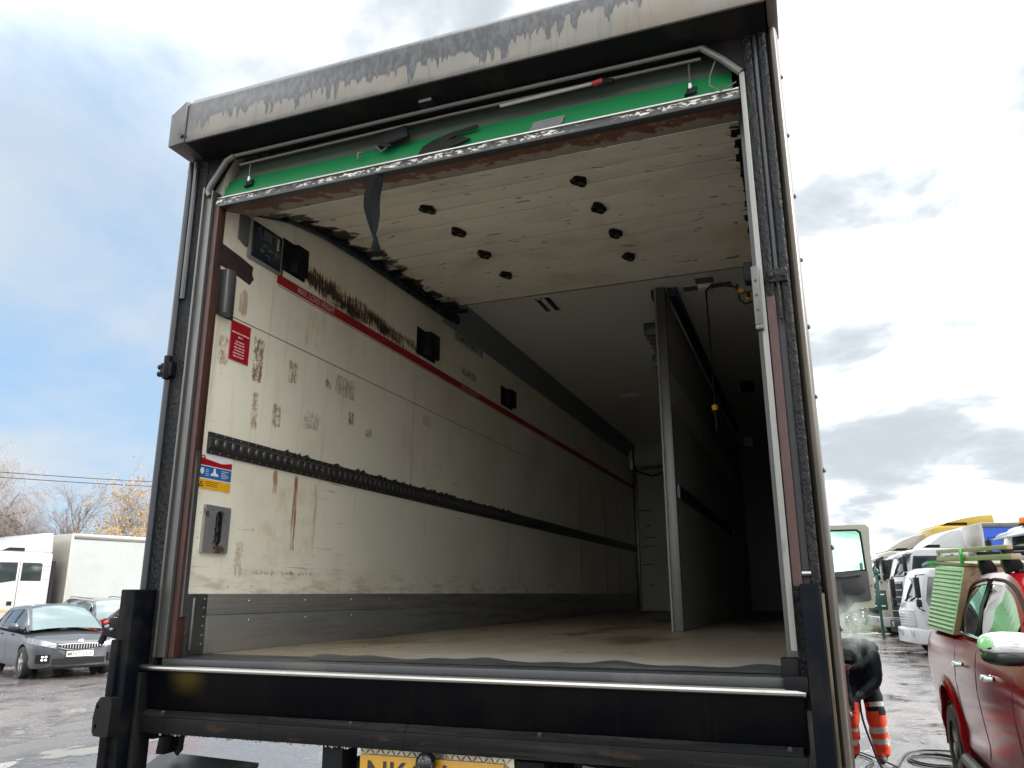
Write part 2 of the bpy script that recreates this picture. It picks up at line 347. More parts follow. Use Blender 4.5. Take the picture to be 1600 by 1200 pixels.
MT['cab_yellow'] = M('yellow_cab_paint', (0.40, 0.265, 0.015), 0.35, coat=0.2, layers=[((0.4, 0.28, 0.03), (1, 1, 2), 0.5, 0.7, 0.5)])
MT['curtain_white'] = M('white_curtain', (0.26, 0.28, 0.275), 0.45, layers=[((0.23, 0.245, 0.24), (.7, .7, .7), 0.4, 0.7, 0.6)], bump=((.9, .9, .5), 0.35, 0.12))
MT['curtain_blue'] = M('blue_curtain', (0.012, 0.07, 0.42), 0.45)
MT['orange_lens'] = M('amber_lens', (0.75, 0.16, 0.01), 0.25)
MT['orange_stripe'] = M('orange_stripe', (0.65, 0.22, 0.05), 0.4)
MT['red_lens'] = M('red_lens', (0.55, 0.05, 0.02), 0.25)
MT['glass_dark'] = M('dark_window_glass', (0.020, 0.026, 0.028), 0.04, spec=0.8)
MT['glass_grey'] = M('sky_toned_glass', (0.13, 0.18, 0.185), 0.06, spec=0.9)  # pale base colour stands in for the sky reflected in the windscreen
MT['glass_green'] = glass('green_tinted_glass', (0.66, 0.95, 0.80), 0.88)
MT['glass_clear'] = glass('clear_tinted_glass', (0.70, 0.85, 0.76), 0.12)
MT['tyre'] = M('tyre_rubber', (0.009, 0.009, 0.009), 0.6, layers=[((0.022, 0.02, 0.019), (9, 9, 9), 0.5, 0.7, 0.5)])
MT['alloy'] = M('grey_alloy', (0.55, 0.55, 0.54), 0.32, 0.7, layers=[((0.2, 0.19, 0.18), (9, 9, 9), 0.5, 0.7, 0.4)])
MT['chrome'] = M('chrome', (0.78, 0.79, 0.80), 0.06, 1.0)
MT['kia_grey'] = M('grey_car_paint', (0.046, 0.050, 0.058), 0.34, 0.35, coat=0.4)
MT['estate_black'] = M('dark_car_paint', (0.022, 0.022, 0.024), 0.28, 0.2, coat=0.8)
MT['car_red'] = M('bright_red_paint', (0.42, 0.008, 0.015), 0.25, coat=0.8)
MT['pickup_red'] = M('deep_red_metallic', (0.25, 0.0025, 0.006), 0.14, 0.0, spec=0.09, layers=[((0.20, 0.003, 0.007), (3, 3, 3), 0.45, 0.7, 0.5)])
MT['seatcloth'] = M('grey_seat_cloth', (0.12, 0.12, 0.115), 0.8)
MT['trim_dark'] = M('dark_door_trim', (0.040, 0.038, 0.042), 0.6)
MT['chequer_alu'] = M('aluminium_tread_plate', (0.44, 0.47, 0.41), 0.34, 0.7, layers=[((0.30, 0.30, 0.27), (4, 4, 4), 0.5, 0.7, 0.4)])
MT['brown_plate'] = M('brown_stained_plate', (0.22, 0.13, 0.085), 0.45, 0.4, layers=[((0.12, 0.07, 0.05), (9, 9, 9), 0.45, 0.65, 0.6)])
MT['timber'] = M('weathered_timber', (0.36, 0.27, 0.18), 0.7, layers=[((0.2, 0.14, 0.09), (2, 30, 30), 0.45, 0.7, 0.6)])
MT['green_clip'] = M('green_painted_edge', (0.05, 0.32, 0.05), 0.4, layers=[((0.4, 0.4, 0.35), (30, 30, 30), 0.6, 0.7, 0.6)])
MT['jacket'] = M('navy_work_jacket', (0.007, 0.0085, 0.014), 0.75, bump=((16, 16, 16), 0.5, 0.03), spec=0.2)
MT['glove'] = M('dark_work_glove', (0.02, 0.02, 0.022), 0.7)
MT['hivis'] = M('orange_hivis_cloth', (0.72, 0.046, 0.006), 0.7, bump=((14, 14, 14), 0.45, 0.03))
MT['reflective'] = M('grey_reflective_tape', (0.42, 0.41, 0.39), 0.45)
MT['boot'] = M('brown_boot_leather', (0.050, 0.038, 0.030), 0.6)
MT['skin'] = M('skin', (0.45, 0.24, 0.17), 0.5)
MT['cap_red'] = M('dark_red_cloth', (0.16, 0.03, 0.03), 0.8)
MT['hair'] = M('dark_hair', (0.02, 0.015, 0.012), 0.6)
MT['hose'] = M('black_hose', (0.010, 0.010, 0.011), 0.35)
MT['bark'] = M('grey_bark', (0.16, 0.135, 0.125), 0.8, layers=[((0.30, 0.28, 0.26), (3, 3, 6), 0.5, 0.65, 0.6)])
MT['twig'] = M('brown_twigs', (0.17, 0.125, 0.11), 0.8)
MT['twig_pale'] = M('pale_twigs', (0.30, 0.27, 0.26), 0.8)
MT['leaf_gold'] = M('golden_leaf', (0.42, 0.25, 0.035), 0.6)
MT['leaf_green'] = M('olive_leaf', (0.09, 0.10, 0.035), 0.6)
MT['stone'] = M('rough_stone', (0.20, 0.19, 0.15), 0.8, layers=[((0.09, 0.09, 0.05), (4, 4, 4), 0.45, 0.65, 0.8)], bump=((7, 7, 7), 0.6, 0.05))
MT['grass'] = M('rough_grass', (0.075, 0.095, 0.03), 0.8)
MT['dark_green'] = M('dark_green_paint', (0.012, 0.065, 0.048), 0.4)
MT['wire'] = M('dark_wire', (0.02, 0.02, 0.02), 0.5)
MT['galv'] = M('galvanised_mesh', (0.32, 0.33, 0.33), 0.45, 0.5)


def ground_material():
    m = bpy.data.materials.new('wet_tarmac'); m.use_nodes = True
    t = NT(m.node_tree); b = t.n['Principled BSDF']
    co = t.node('ShaderNodeTexCoord').outputs['Object']
    big = t.noise(t.vmul(co, (0.22, 0.22, 1)), 1.0, 5, 0.6)
    mid = t.noise(t.vmul(co, (1.1, 0.75, 1)), 1.0, 6, 0.62, 0.4)
    fine = t.noise(t.vmul(co, (38, 38, 1)), 1.0, 3, 0.7)
    ch = t.noise(t.vmul(co, (9, 9, 1)), 1.0, 5, 0.7)
    c = t.mix(t.ramp(big, 0.4, 0.62), (0.108, 0.10, 0.098), (0.137, 0.112, 0.10))
    c = t.mix(t.ramp(ch, 0.55, 0.72), c, (0.22, 0.18, 0.16))
    c = t.mix(t.math('MULTIPLY', t.ramp(fine, 0.58, 0.7), 0.6), c, (0.28, 0.25, 0.23))
    wet = t.ramp(mid, 0.42, 0.58)
    pud = t.ramp(t.math('ADD', mid, t.math('MULTIPLY', big, 0.35)), 0.70, 0.76)
    c = t.mix(t.math('MULTIPLY', wet, 0.3), c, (0.075, 0.068, 0.064))
    r = t.math('SUBTRACT', 0.30, t.math('MULTIPLY', wet, 0.17))
    r = t.math('MULTIPLY', r, t.math('SUBTRACT', 1.0, t.math('MULTIPLY', pud, 0.85)))
    t.put(b.inputs['Base Color'], c); t.put(b.inputs['Roughness'], r)
    b.inputs['Specular IOR Level'].default_value = 0.8
    h = t.math('ADD', t.math('MULTIPLY', fine, 0.5), t.math('MULTIPLY', ch, 0.8))
    h = t.math('MULTIPLY', h, t.math('SUBTRACT', 1.0, t.math('MULTIPLY', pud, 0.92)))
    bn = t.node('ShaderNodeBump'); bn.inputs['Strength'].default_value = 0.5; bn.inputs['Distance'].default_value = 0.02
    t.put(bn.inputs['Height'], h); t.l.new(bn.outputs[0], b.inputs['Normal'])
    return m
MT['ground'] = ground_material()


def steam_material():
    m = bpy.data.materials.new('steam'); m.use_nodes = True
    t = NT(m.node_tree); t.n.remove(t.n['Principled BSDF']); out = t.n['Material Output']
    v = t.node('ShaderNodeVolumePrincipled'); v.inputs['Color'].default_value = (0.93, 0.95, 0.94, 1); v.inputs['Anisotropy'].default_value = 0.2
    co = t.node('ShaderNodeTexCoord').outputs['Object']
    n = t.noise(t.vmul(co, (4.2, 4.2, 3.0)), 1.0, 5, 0.65, 1.2)
    ln = t.node('ShaderNodeVectorMath', operation='LENGTH'); t.put(ln.inputs[0], t.vmul(co, (1 / .30, 1 / .45, 1 / .40)))
    fall = t.ramp(ln.outputs['Value'], 0.25, 1.0, 1, 0)
    d = t.math('MULTIPLY', t.ramp(n, 0.44, 0.68), fall)
    t.put(v.inputs['Density'], t.math('MULTIPLY', d, 9.0))
    t.l.new(v.outputs[0], out.inputs['Volume'])
    return m
MT['steam'] = steam_material()

# ------------------------------------------------------------------ mesh helpers
OFF = {}


class MB:
    """collects shapes; build() links them as ONE mesh object"""
    def __init__(s): s.v = []; s.f = []; s.mi = []; s.cur = 0
    def add(s, vs, fs):
        o = len(s.v); s.v += [tuple(p) for p in vs]
        for f in fs: s.f.append([i + o for i in f]); s.mi.append(s.cur)
        return s
    def box(s, x0, x1, y0, y1, z0, z1):
        vs = [(x, y, z) for x in (x0, x1) for y in (y0, y1) for z in (z0, z1)]
        return s.add(vs, [(0, 1, 3, 2), (4, 6, 7, 5), (0, 4, 5, 1), (2, 3, 7, 6), (0, 2, 6, 4), (1, 5, 7, 3)])
    def obox(s, c, ux, uy, uz):
        """box from its centre and three half-extent vectors"""
        c, ux, uy, uz = map(Vector, (c, ux, uy, uz))
        vs = [c + ux * a + uy * b + uz * d for a in (-1, 1) for b in (-1, 1) for d in (-1, 1)]
        return s.add(vs, [(0, 1, 3, 2), (4, 6, 7, 5), (0, 4, 5, 1), (2, 3, 7, 6), (0, 2, 6, 4), (1, 5, 7, 3)])
    def prism(s, prof, axis, a, b):
        """closed 2D profile swept along an axis; the profile is in the two other axes, in xyz order"""
        def P(p, t): return {'x': (t, p[0], p[1]), 'y': (p[0], t, p[1]), 'z': (p[0], p[1], t)}[axis]
        n = len(prof)
        vs = [P(p, a) for p in prof] + [P(p, b) for p in prof]
        fs = [tuple(range(n))[::-1], tuple(range(n, 2 * n))] + [(i, (i + 1) % n, n + (i + 1) % n, n + i) for i in range(n)]
        return s.add(vs, fs)
    def tube(s, pts, r, n=8, cap=True):
        pts = [Vector(p) for p in pts]; m = len(pts)
        rr = r if isinstance(r, (list, tuple)) else [r] * m
        vs = []; ref = None
        for i, p in enumerate(pts):
            d = (pts[min(i + 1, m - 1)] - pts[max(i - 1, 0)])
            if d.length < 1e-9: d = Vector((0, 0, 1))
            d.normalize()
            if ref is None: ref = Vector((0, 0, 1)) if abs(d.z) < 0.9 else Vector((1, 0, 0))
            u = d.cross(ref); u.normalize(); w = u.cross(d); ref = w
            for k in range(n):
                a = 2 * math.pi * k / n
                vs.append(p + (u * math.cos(a) + w * math.sin(a)) * rr[i])
        fs = [(i * n + k, i * n + (k + 1) % n, (i + 1) * n + (k + 1) % n, (i + 1) * n + k) for i in range(m - 1) for k in range(n)]
        if cap: fs += [tuple(range(n))[::-1], tuple(range((m - 1) * n, m * n))]
        return s.add(vs, fs)
    def cyl(s, p0, p1, r, n=16): return s.tube([p0, p1], r, n)
    def lathe(s, prof, c, ax='z', n=24, caps=True):
        """profile (radius, height) turned about an axis through c"""
        vs = []; m = len(prof)
        for (r, h) in prof:
            for k in range(n):
                a = 2 * math.pi * k / n; p = (r * math.cos(a), r * math.sin(a))
                q = {'z': (p[0], p[1], h), 'y': (p[0], h, p[1]), 'x': (h, p[0], p[1])}[ax]
                vs.append((c[0] + q[0], c[1] + q[1], c[2] + q[2]))
        fs = [(i * n + k, i * n + (k + 1) % n, (i + 1) * n + (k + 1) % n, (i + 1) * n + k) for i in range(m - 1) for k in range(n)]
        if caps: fs += [tuple(range(n))[::-1], tuple(range((m - 1) * n, m * n))]
        return s.add(vs, fs)
    def ball(s, c, rx, ry=None, rz=None, nu=14, nv=8, e=1.0):
        ry = rx if ry is None else ry; rz = rx if rz is None else rz
        def sp(v): return math.copysign(abs(v) ** e, v)
        vs = []
        for i in range(nv + 1):
            b = -math.pi / 2 + math.pi * i / nv
            for k in range(nu):
                a = 2 * math.pi * k / nu
                vs.append((c[0] + rx * sp(math.cos(b)) * sp(math.cos(a)), c[1] + ry * sp(math.cos(b)) * sp(math.sin(a)), c[2] + rz * sp(math.sin(b))))
        fs = [(i * nu + k, i * nu + (k + 1) % nu, (i + 1) * nu + (k + 1) % nu, (i + 1) * nu + k) for i in range(nv) for k in range(nu)]
        return s.add(vs, fs)
    def quad(s, a, b, c, d): return s.add([a, b, c, d], [(0, 1, 2, 3)])
    def grid(s, fn, nu, nv):
        vs = [fn(i / nu, j / nv) for j in range(nv + 1) for i in range(nu + 1)]
        fs = [(j * (nu + 1) + i, j * (nu + 1) + i + 1, (j + 1) * (nu + 1) + i + 1, (j + 1) * (nu + 1) + i) for j in range(nv) for i in range(nu)]
        return s.add(vs, fs)
    def plate(s, outer, holes, fn, th):
        """flat plate with holes: 2D outlines, fn(u, v, w) -> 3D, thickness th along w"""
        bm = bmesh.new(); loops = []
        for loop in [outer] + list(holes):
            vv = [bm.verts.new((p[0], p[1], 0)) for p in loop]
            for i in range(len(vv)): bm.edges.new((vv[i], vv[(i + 1) % len(vv)]))
            loops.append(len(loop))
        bmesh.ops.triangle_fill(bm, use_beauty=True, use_dissolve=False, edges=bm.edges[:])
        bm.verts.index_update()
        P = [(v.co.x, v.co.y) for v in bm.verts]; T = [[v.index for v in f.verts] for f in bm.faces]
        bm.free(); n = len(P)
        vs = [fn(p[0], p[1], 0) for p in P] + [fn(p[0], p[1], th) for p in P]
        fs = T + [[i + n for i in t[::-1]] for t in T]
        o = 0
        for L in loops:
            fs += [(o + i, o + (i + 1) % L, n + o + (i + 1) % L, n + o + i) for i in range(L)]; o += L
        return s.add(vs, fs)
    def build(s, name, mat, parent=None, bevel=0.0, smooth=35, seg=2, recalc=True, kind=None):
        me = bpy.data.meshes.new(name)
        root = parent
        while root is not None and root.parent is not None: root = root.parent
        off = OFF.get(root, Vector((0, 0, 0))) if root else Vector((0, 0, 0))
        me.from_pydata([(p[0] - off.x, p[1] - off.y, p[2] - off.z) for p in s.v], [], s.f)
        mats = mat if isinstance(mat, (list, tuple)) else [mat]
        for m in mats: me.materials.append(MT[m] if isinstance(m, str) else m)
        if len(mats) > 1: me.polygons.foreach_set('material_index', s.mi)
        if recalc:
            bm = bmesh.new(); bm.from_mesh(me); bmesh.ops.recalc_face_normals(bm, faces=bm.faces[:])
            if bevel:
                es = [e for e in bm.edges if len(e.link_faces) == 2 and e.calc_face_angle(0) > rad(40)]
                bmesh.ops.bevel(bm, geom=es, offset=bevel, offset_type='OFFSET', segments=seg, profile=0.5, affect='EDGES', clamp_overlap=True)
            bm.to_mesh(me); bm.free()
        if smooth:
            me.polygons.foreach_set('use_smooth', [True] * len(me.polygons))
            me.set_sharp_from_angle(angle=rad(smooth))
        me.update()
        o = bpy.data.objects.new(name, me); COL.objects.link(o)
        if parent is not None: o.parent = parent
        if kind: o['kind'] = kind
        return o


def thing(name, label, cat, loc=(0, 0, 0), rz=0.0, group=None, in_place=False):
    o = bpy.data.objects.new(name, None); COL.objects.link(o)
    o.empty_display_size = 0.2
    o.location = loc; o.rotation_euler = (0, 0, rz); o['label'] = label; o['category'] = cat
    if group: o['group'] = group
    if in_place: OFF[o] = Vector(loc)
    return o


def tag(o, label, cat, group=None):
    o['label'] = label; o['category'] = cat
    if group: o['group'] = group
    return o


def copy_tree(o, parent=None):
    c = o.copy(); COL.objects.link(c); c.parent = parent
    for ch in list(o.children): copy_tree(ch, c)
    return c


def dup_part(o, parent, delta):
    c = o.copy(); COL.objects.link(c); c.parent = parent; c.location = o.location + Vector(delta)
    for ch in o.children:
        g = ch.copy(); COL.objects.link(g); g.parent = c
    return c


def lettering(name, text, mat, parent, origin, u, v, height, width=None, bold=0.0, align='LEFT'):
    """flat lettering lying on a surface: origin = lower left, u = reading direction, v = up (unit vectors)"""
    cu = bpy.data.curves.new('text', 'FONT'); cu.body = text; cu.size = 1.0; cu.offset = bold; cu.resolution_u = 3
    ob = bpy.data.objects.new('text', cu); COL.objects.link(ob)
    me = bpy.data.meshes.new_from_object(ob.evaluated_get(bpy.context.evaluated_depsgraph_get()))
    V = np.array([x.co[:] for x in me.vertices]); F = [list(p.vertices) for p in me.polygons]
    bpy.data.objects.remove(ob); bpy.data.curves.remove(cu); bpy.data.meshes.remove(me)
    lo = V.min(0); hi = V.max(0)
    ky = height / (hi[1] - lo[1]); kx = (width / (hi[0] - lo[0])) if width else ky
    u = Vector(u); v = Vector(v); O = Vector(origin)
    mb = MB(); mb.add([O + u * ((p[0] - lo[0]) * kx) + v * ((p[1] - lo[1]) * ky) for p in V], F)
    return mb.build(name, mat, parent, smooth=0, recalc=False)


def catmull(xs, ys, x):
    """smooth interpolation through control points, no overshoot (monotone)"""
    xs = np.asarray(xs, float); ys = np.asarray(ys, float)
    h = np.diff(xs); d = np.diff(ys) / h
    m = np.zeros(len(xs)); m[0] = d[0]; m[-1] = d[-1]
    for i in range(1, len(xs) - 1):
        m[i] = 0 if d[i - 1] * d[i] <= 0 else 2 / (1 / d[i - 1] + 1 / d[i])
    i = np.clip(np.searchsorted(xs, x) - 1, 0, len(xs) - 2)
    t = (x - xs[i]) / h[i]
    return ((1 + 2 * t) * (1 - t) ** 2 * ys[i] + t * (1 - t) ** 2 * h[i] * m[i] + t * t * (3 - 2 * t) * ys[i + 1] + t * t * (t - 1) * h[i] * m[i + 1])


class CarBody:
    """lower body lofted through stations (x, z_bottom, z_top, half_width); sec = list of (width factor, height factor)"""
    SEC = [(0.0, 0.0), (0.80, 0.0), (0.94, 0.05), (0.985, 0.22), (1.0, 0.45), (0.995, 0.66), (0.965, 0.84), (0.93, 0.93), (0.86, 0.985), (0.6, 1.02), (0.0, 1.04)]
    def __init__(s, st, sec=None):
        s.st = sorted(st); s.sec = sec or s.SEC
        s.X = [p[0] for p in s.st]
    def par(s, x): return [float(catmull(s.X, [p[k] for p in s.st], x)) for k in (1, 2, 3)]
    def half(s, x):
        zb, zt, hw = s.par(x)
        return [(hw * a, zb + (zt - zb) * b) for a, b in s.sec]
    def side(s, x, z):
        """half width at height z"""
        P = s.half(x)[1:-1]
        return float(np.interp(z, [p[1] for p in P], [p[0] for p in P]))
    def mesh(s, mb, nx=44):
        rows = []
        for i in range(nx + 1):
            t = i / nx; t = t * t * (3 - 2 * t) * 0.35 + t * 0.65
            x = s.X[0] + (s.X[-1] - s.X[0]) * t
            P = s.half(x); rows.append([(x, p[0], p[1]) for p in P] + [(x, -p[0], p[1]) for p in P[-2:0:-1]])
        n = len(rows[0]); vs = [p for r in rows for p in r]
        fs = [(i * n + k, i * n + (k + 1) % n, (i + 1) * n + (k + 1) % n, (i + 1) * n + k) for i in range(nx) for k in range(n)]
        fs += [tuple(range(n)), tuple(range(nx * n, nx * n + n))[::-1]]
        return mb.add(vs, fs)


def cut_arches(o, centres, r, width):
    """cut the wheel arches out of a body with a boolean that is applied at once"""
    mb = MB()
    for (x, z) in centres:
        for s in (-1, 1): mb.cyl((x, s * (width - 0.30), z), (x, s * (width + 0.30), z), r, 36)
    c = mb.build('cutter', 'plastic', None)
    c.matrix_world = o.matrix_world
    pm = o.parent; o.parent = None
    md = o.modifiers.new('b', 'BOOLEAN'); md.operation = 'DIFFERENCE'; md.object = c; md.solver = 'EXACT'
    me = bpy.data.meshes.new_from_object(o.evaluated_get(bpy.context.evaluated_depsgraph_get()))
    o.modifiers.clear(); old = o.data; o.data = me; me.name = old.name
    bpy.data.objects.remove(c); o.parent = pm
    me.polygons.foreach_set('use_smooth', [True] * len(me.polygons)); me.set_sharp_from_angle(angle=rad(35))


def wheel(parent, x, y, r, w, out, spokes=5, rim='alloy', tread=False, along_y=False):
    """out = +1 / -1: the side on which the rim shows"""
    R = r
    def sw(m):
        if along_y: m.v = [(p[1], p[0], p[2]) for p in m.v]
        return m
    mb = MB()
    prof = [(R * .62, -w / 2), (R * .90, -w / 2), (R * .985, -w * .36), (R, -w * .2), (R, w * .2), (R * .985, w * .36), (R * .90, w / 2), (R * .62, w / 2)]
    mb.lathe(prof + [(R * .60, w * .3), (R * .60, -w * .3), prof[0]], (x, y, R), 'y', 40, caps=False)
    if tread:
        for k in range(64):
            a = 2 * math.pi * k / 64
            for q, dw in ((-.3, .13), (.3, .13), (0, .16)):
                aa = a + (0.05 if q else 0)
                c = (x + (R + .002) * math.cos(aa), y + q * w * 1.1, R + (R + .002) * math.sin(aa))
                mb.obox(c, (math.cos(aa) * .006, 0, math.sin(aa) * .006), (0, w * dw, 0), (-math.sin(aa) * R * .033, 0, math.cos(aa) * R * .033))
    ty = sw(mb).build('wheel', 'tyre', parent)
    mb = MB()
    yo = y + out * w * .38
    mb.lathe([(R * .57, -.01), (R * .64, .0), (R * .64, .03), (R * .57, .02), (R * .57, -.01)], (x, yo, R), 'y', 36, caps=False)
    for k in range(spokes):
        a = 2 * math.pi * k / spokes + .3
        for d in ((-.16, .16) if spokes <= 6 else (0,)):
            p0 = Vector((x + R * .10 * math.cos(a), yo, R + R * .10 * math.sin(a))); p1 = Vector((x + R * .63 * math.cos(a + d), yo, R + R * .63 * math.sin(a + d)))
            dr = (p1 - p0); c = (p0 + p1) / 2
            mb.obox(c, dr / 2, (0, .012, 0), Vector((-dr.z, 0, dr.x)).normalized() * R * .055)
    mb.lathe([(0.001, -.01), (R * .16, -.01), (R * .16, .03), (R * .1, .035), (0.001, .035)] if out > 0 else [(0.001, .01), (R * .16, .01), (R * .16, -.03), (R * .1, -.035), (0.001, -.035)], (x, yo, R), 'y', 20)
    sw(mb).build('rim', rim, ty)
    mb = MB(); mb.lathe([(0.001, -.005), (R * .61, -.005), (R * .61, .005), (0.001, .005)], (x, y + out * w * .05, R), 'y', 24)
    sw(mb).build('brake_disc', 'dark_rail', ty)
    return ty

# ------------------------------------------------------------------ ground
mb = MB(); mb.grid(lambda u, v: (-400 + 800 * u, -60 + 760 * v, 0.0), 8, 8)
g = mb.build('ground', 'ground', None, smooth=0); g['kind'] = 'structure'

# ================================================================== THE LORRY
lorry = thing('refrigerated_lorry', 'grimy refrigerated box lorry seen from behind, roller shutter raised, white load space empty', 'lorry', LB, in_place=True)
XL, XR = -2.33, -0.09          # inner wall faces
FZ, CZ = 1.45, 3.76            # floor and ceiling
YB = 11.5                      # front bulkhead

# --- floor
mb = MB(); mb.box(XL, XR, 2.74, YB, FZ - .06, FZ)
flo = mb.build('floor', 'floor', lorry)
mb = MB()
for i in range(64):                                    # tread bars, near part only
    for j in range(16):
        x = XL + .05 + j * .061; y = 2.80 + i * .05
        s = 1 if (i + j) % 2 else -1
        c = Vector((x, y, FZ + .0012)); d = Vector((.021, .017 * s, 0)); w = Vector((-.0035 * s, .0045, 0))
        mb.add([c - d, c - w, c + d, c + w, c + Vector((0, 0, .0022))], [(0, 1, 4), (1, 2, 4), (2, 3, 4), (3, 0, 4)])
mb.build('floor_tread', 'floor', flo, smooth=0, kind='stuff')

# --- left inner wall: two panels with a joint, aluminium kick plate below
mb = MB(); mb.box(XL - .08, XL, 2.55, YB, 2.890, 3.80); wu = mb.build('wall_panel', 'wall', lorry)
mb = MB(); mb.box(XL - .08, XL, 2.55, YB, 1.685, 2.885); wl = mb.build('wall_panel', 'wall', lorry)
mb = MB(); mb.box(XL - .078, XL - .004, 2.55, YB, 2.884, 2.891); mb.build('panel_joint', 'black_print', lorry)
mb = MB()
for y in (8.45, 9.6, 10.3):
    mb = MB(); mb.box(XL - .002, XL + .0025, y, y + .008, 1.69, 2.88); mb.build('panel_joint', 'dark_rail', lorry)
mb = MB(); mb.box(XL - .08, XL + .004, 2.69, YB, 1.602, 1.684); kp = mb.build('kick_plate', 'alu', lorry, bevel=.002)
mb = MB(); mb.box(XL - .08, XL + .010, 2.69, YB, FZ, 1.600); kp2 = mb.build('kick_plate', 'alu', lorry, bevel=.003)
mb = MB()
for y in np.arange(2.95, 8, .42):
    for z in (1.655, 1.575):
        mb.ball((XL + (.006 if z > 1.6 else .011), y, z), .004, .006, .006, 8, 4)
mb.build('rivets', 'bright_steel', kp, kind='stuff')
mb = MB(); mb.box(XL - .08, XL + .006, 2.555, 2.685, FZ, 1.682)
mb.tube([(XL + .012, 2.60, FZ + .02), (XL + .012, 2.60, 1.67)], .010, 10)
cp = mb.build('corner_post', 'steel', lorry, bevel=.003)
mb = MB()
for z in np.arange(1.49, 1.68, .035):
    mb.ball((XL + .008, 2.668, z), .004, .005, .005, 8, 4); mb.ball((XL + .008, 2.566, z + .01), .004, .005, .005, 8, 4)
mb.build('rivets', 'bright_steel', cp, kind='stuff')

# --- load restraint rail
mb = MB()
prof = [(XL - .002, 2.255), (XL + .008, 2.255), (XL + .010, 2.275), (XL + .024, 2.284), (XL + .026, 2.318), (XL + .010, 2.328), (XL + .008, 2.347), (XL - .002, 2.347)]
mb.prism([(p[0], p[1]) for p in prof], 'y', 2.60, YB)
rl = mb.build('load_rail', 'dark_rail', lorry)
mb = MB()
for i in range(75):
    mb.ball((XL + .025, 2.63 + .053 * i, 2.301), .008, .014, .017, 10, 6)
mb.build('rail_studs', 'steel', rl, kind='stuff')
mb = MB()
for i in range(150):
    for z in (2.264, 2.339):
        mb.ball((XL + .009, 2.62 + .053 * i + (.02 if z > 2.3 else 0), z), .003, .0045, .0045, 6, 4)
mb.build('rivets', 'bright_steel', rl, kind='stuff')
mb = MB(); random.seed(3)
for i in range(46):                                     # chewed upper lip of the rail
    y = 3.1 + random.random() * 3.2; h = .006 + random.random() * .014; w = .02 + random.random() * .03
    mb.add([(XL + .003, y - w, 2.346), (XL + .012, y, 2.346), (XL + .003, y + w, 2.346), (XL + .006, y + .005, 2.346 + h)], [(0, 1, 3), (1, 2, 3), (2, 0, 3), (0, 2, 1)])
mb.build('bent_lip', 'dark_rail', rl, smooth=0, kind='stuff')

# --- red load height stripe with its lettering
mb = MB(); mb.box(XL, XL + .0015, 2.97, YB, 3.162, 3.212)
mb.box(XL, XL + .0015, 2.97, 3.01, 3.212, 3.245)
st = mb.build('load_line', 'red', lorry)
mb = MB(); mb.box(XL, XL + .0018, 2.98, YB, 3.152, 3.155); mb.build('load_line_edge', 'red', st)
UY, UZ = (0, 1, 0), (0, 0, 1)
lettering('load_line_lettering', 'MAX. LOAD HEIGHT', 'pink_print', st, (XL + .0025, 3.14, 3.171), UY, UZ, .034, .34, .01)
lettering('load_line_lettering', 'MAX. LOAD HEIGHT', 'pink_print', st, (XL + .0025, 5.21, 3.171), UY, UZ, .034, .34, .01)
lettering('load_line_lettering', 'MAX. LOAD HEIGHT', 'pink_print', st, (XL + .0025, 7.25, 3.171), UY, UZ, .034, .34, .01)
mb = MB(); mb.box(XL, XL + .001, 5.06, 5.62, 3.515, 3.585); cs = mb.build('compartment_label', 'wall_plain', lorry)
lettering('compartment_lettering', 'COMPARTMENT', 'black_print', cs, (XL + .002, 5.09, 3.53), UY, UZ, .045, .45, .012)
lettering('compartment_number', '1', 'black_print', cs, (XL + .002, 5.575, 3.53), UY, UZ, .045, .012, .012)

# --- refrigeration controller
mb = MB(); mb.prism([(2.735, 3.20), (2.975, 3.20), (2.985, 3.21), (2.985, 3.40), (2.735, 3.40)], 'x', XL, XL + .012); ctl = mb.build('controller', 'white_edge', lorry, bevel=.005)
mb = MB(); mb.box(XL + .012, XL + .020, 2.75, 2.965, 3.215, 3.392); sc = mb.build('controller_face', 'screen', ctl, bevel=.003)
mb = MB(); mb.box(XL + .020, XL + .0225, 2.82, 2.885, 3.325, 3.375); mb.build('display', M('grey_display', (.06, .07, .08), .3), ctl)
mb = MB()
for i in range(5):
    mb = MB(); mb.box(XL + .020, XL + .023, 2.925, 2.937, 3.365 - .013 * i, 3.372 - .013 * i); mb.build('button', 'white_print', ctl)
mb = MB()
for i in range(3):
    for y in (2.895, 2.908): mb.box(XL + .020, XL + .0235, y, y + .009, 3.335 + .014 * i, 3.345 + .014 * i)
    mb.box(XL + .020, XL + .0235, 2.775, 2.80, 3.335 + .014 * i, 3.345 + .014 * i)
mb.build('keypad', M('dark_grey_key', (.05, .055, .06), .4), ctl)
mb = MB(); random.seed(5)
for i in range(16):
    y = 2.80 + random.random() * .12; z = 3.24 + random.random() * .06
    mb.box(XL + .020, XL + .0213, y, y + .004 + random.random() * .025, z, z + .003)
mb.ball((XL + .022, 2.868, 3.283), .002, .009, .004); mb.build('controller_print', M('faded_print', (.22, .22, .21), .5), ctl)

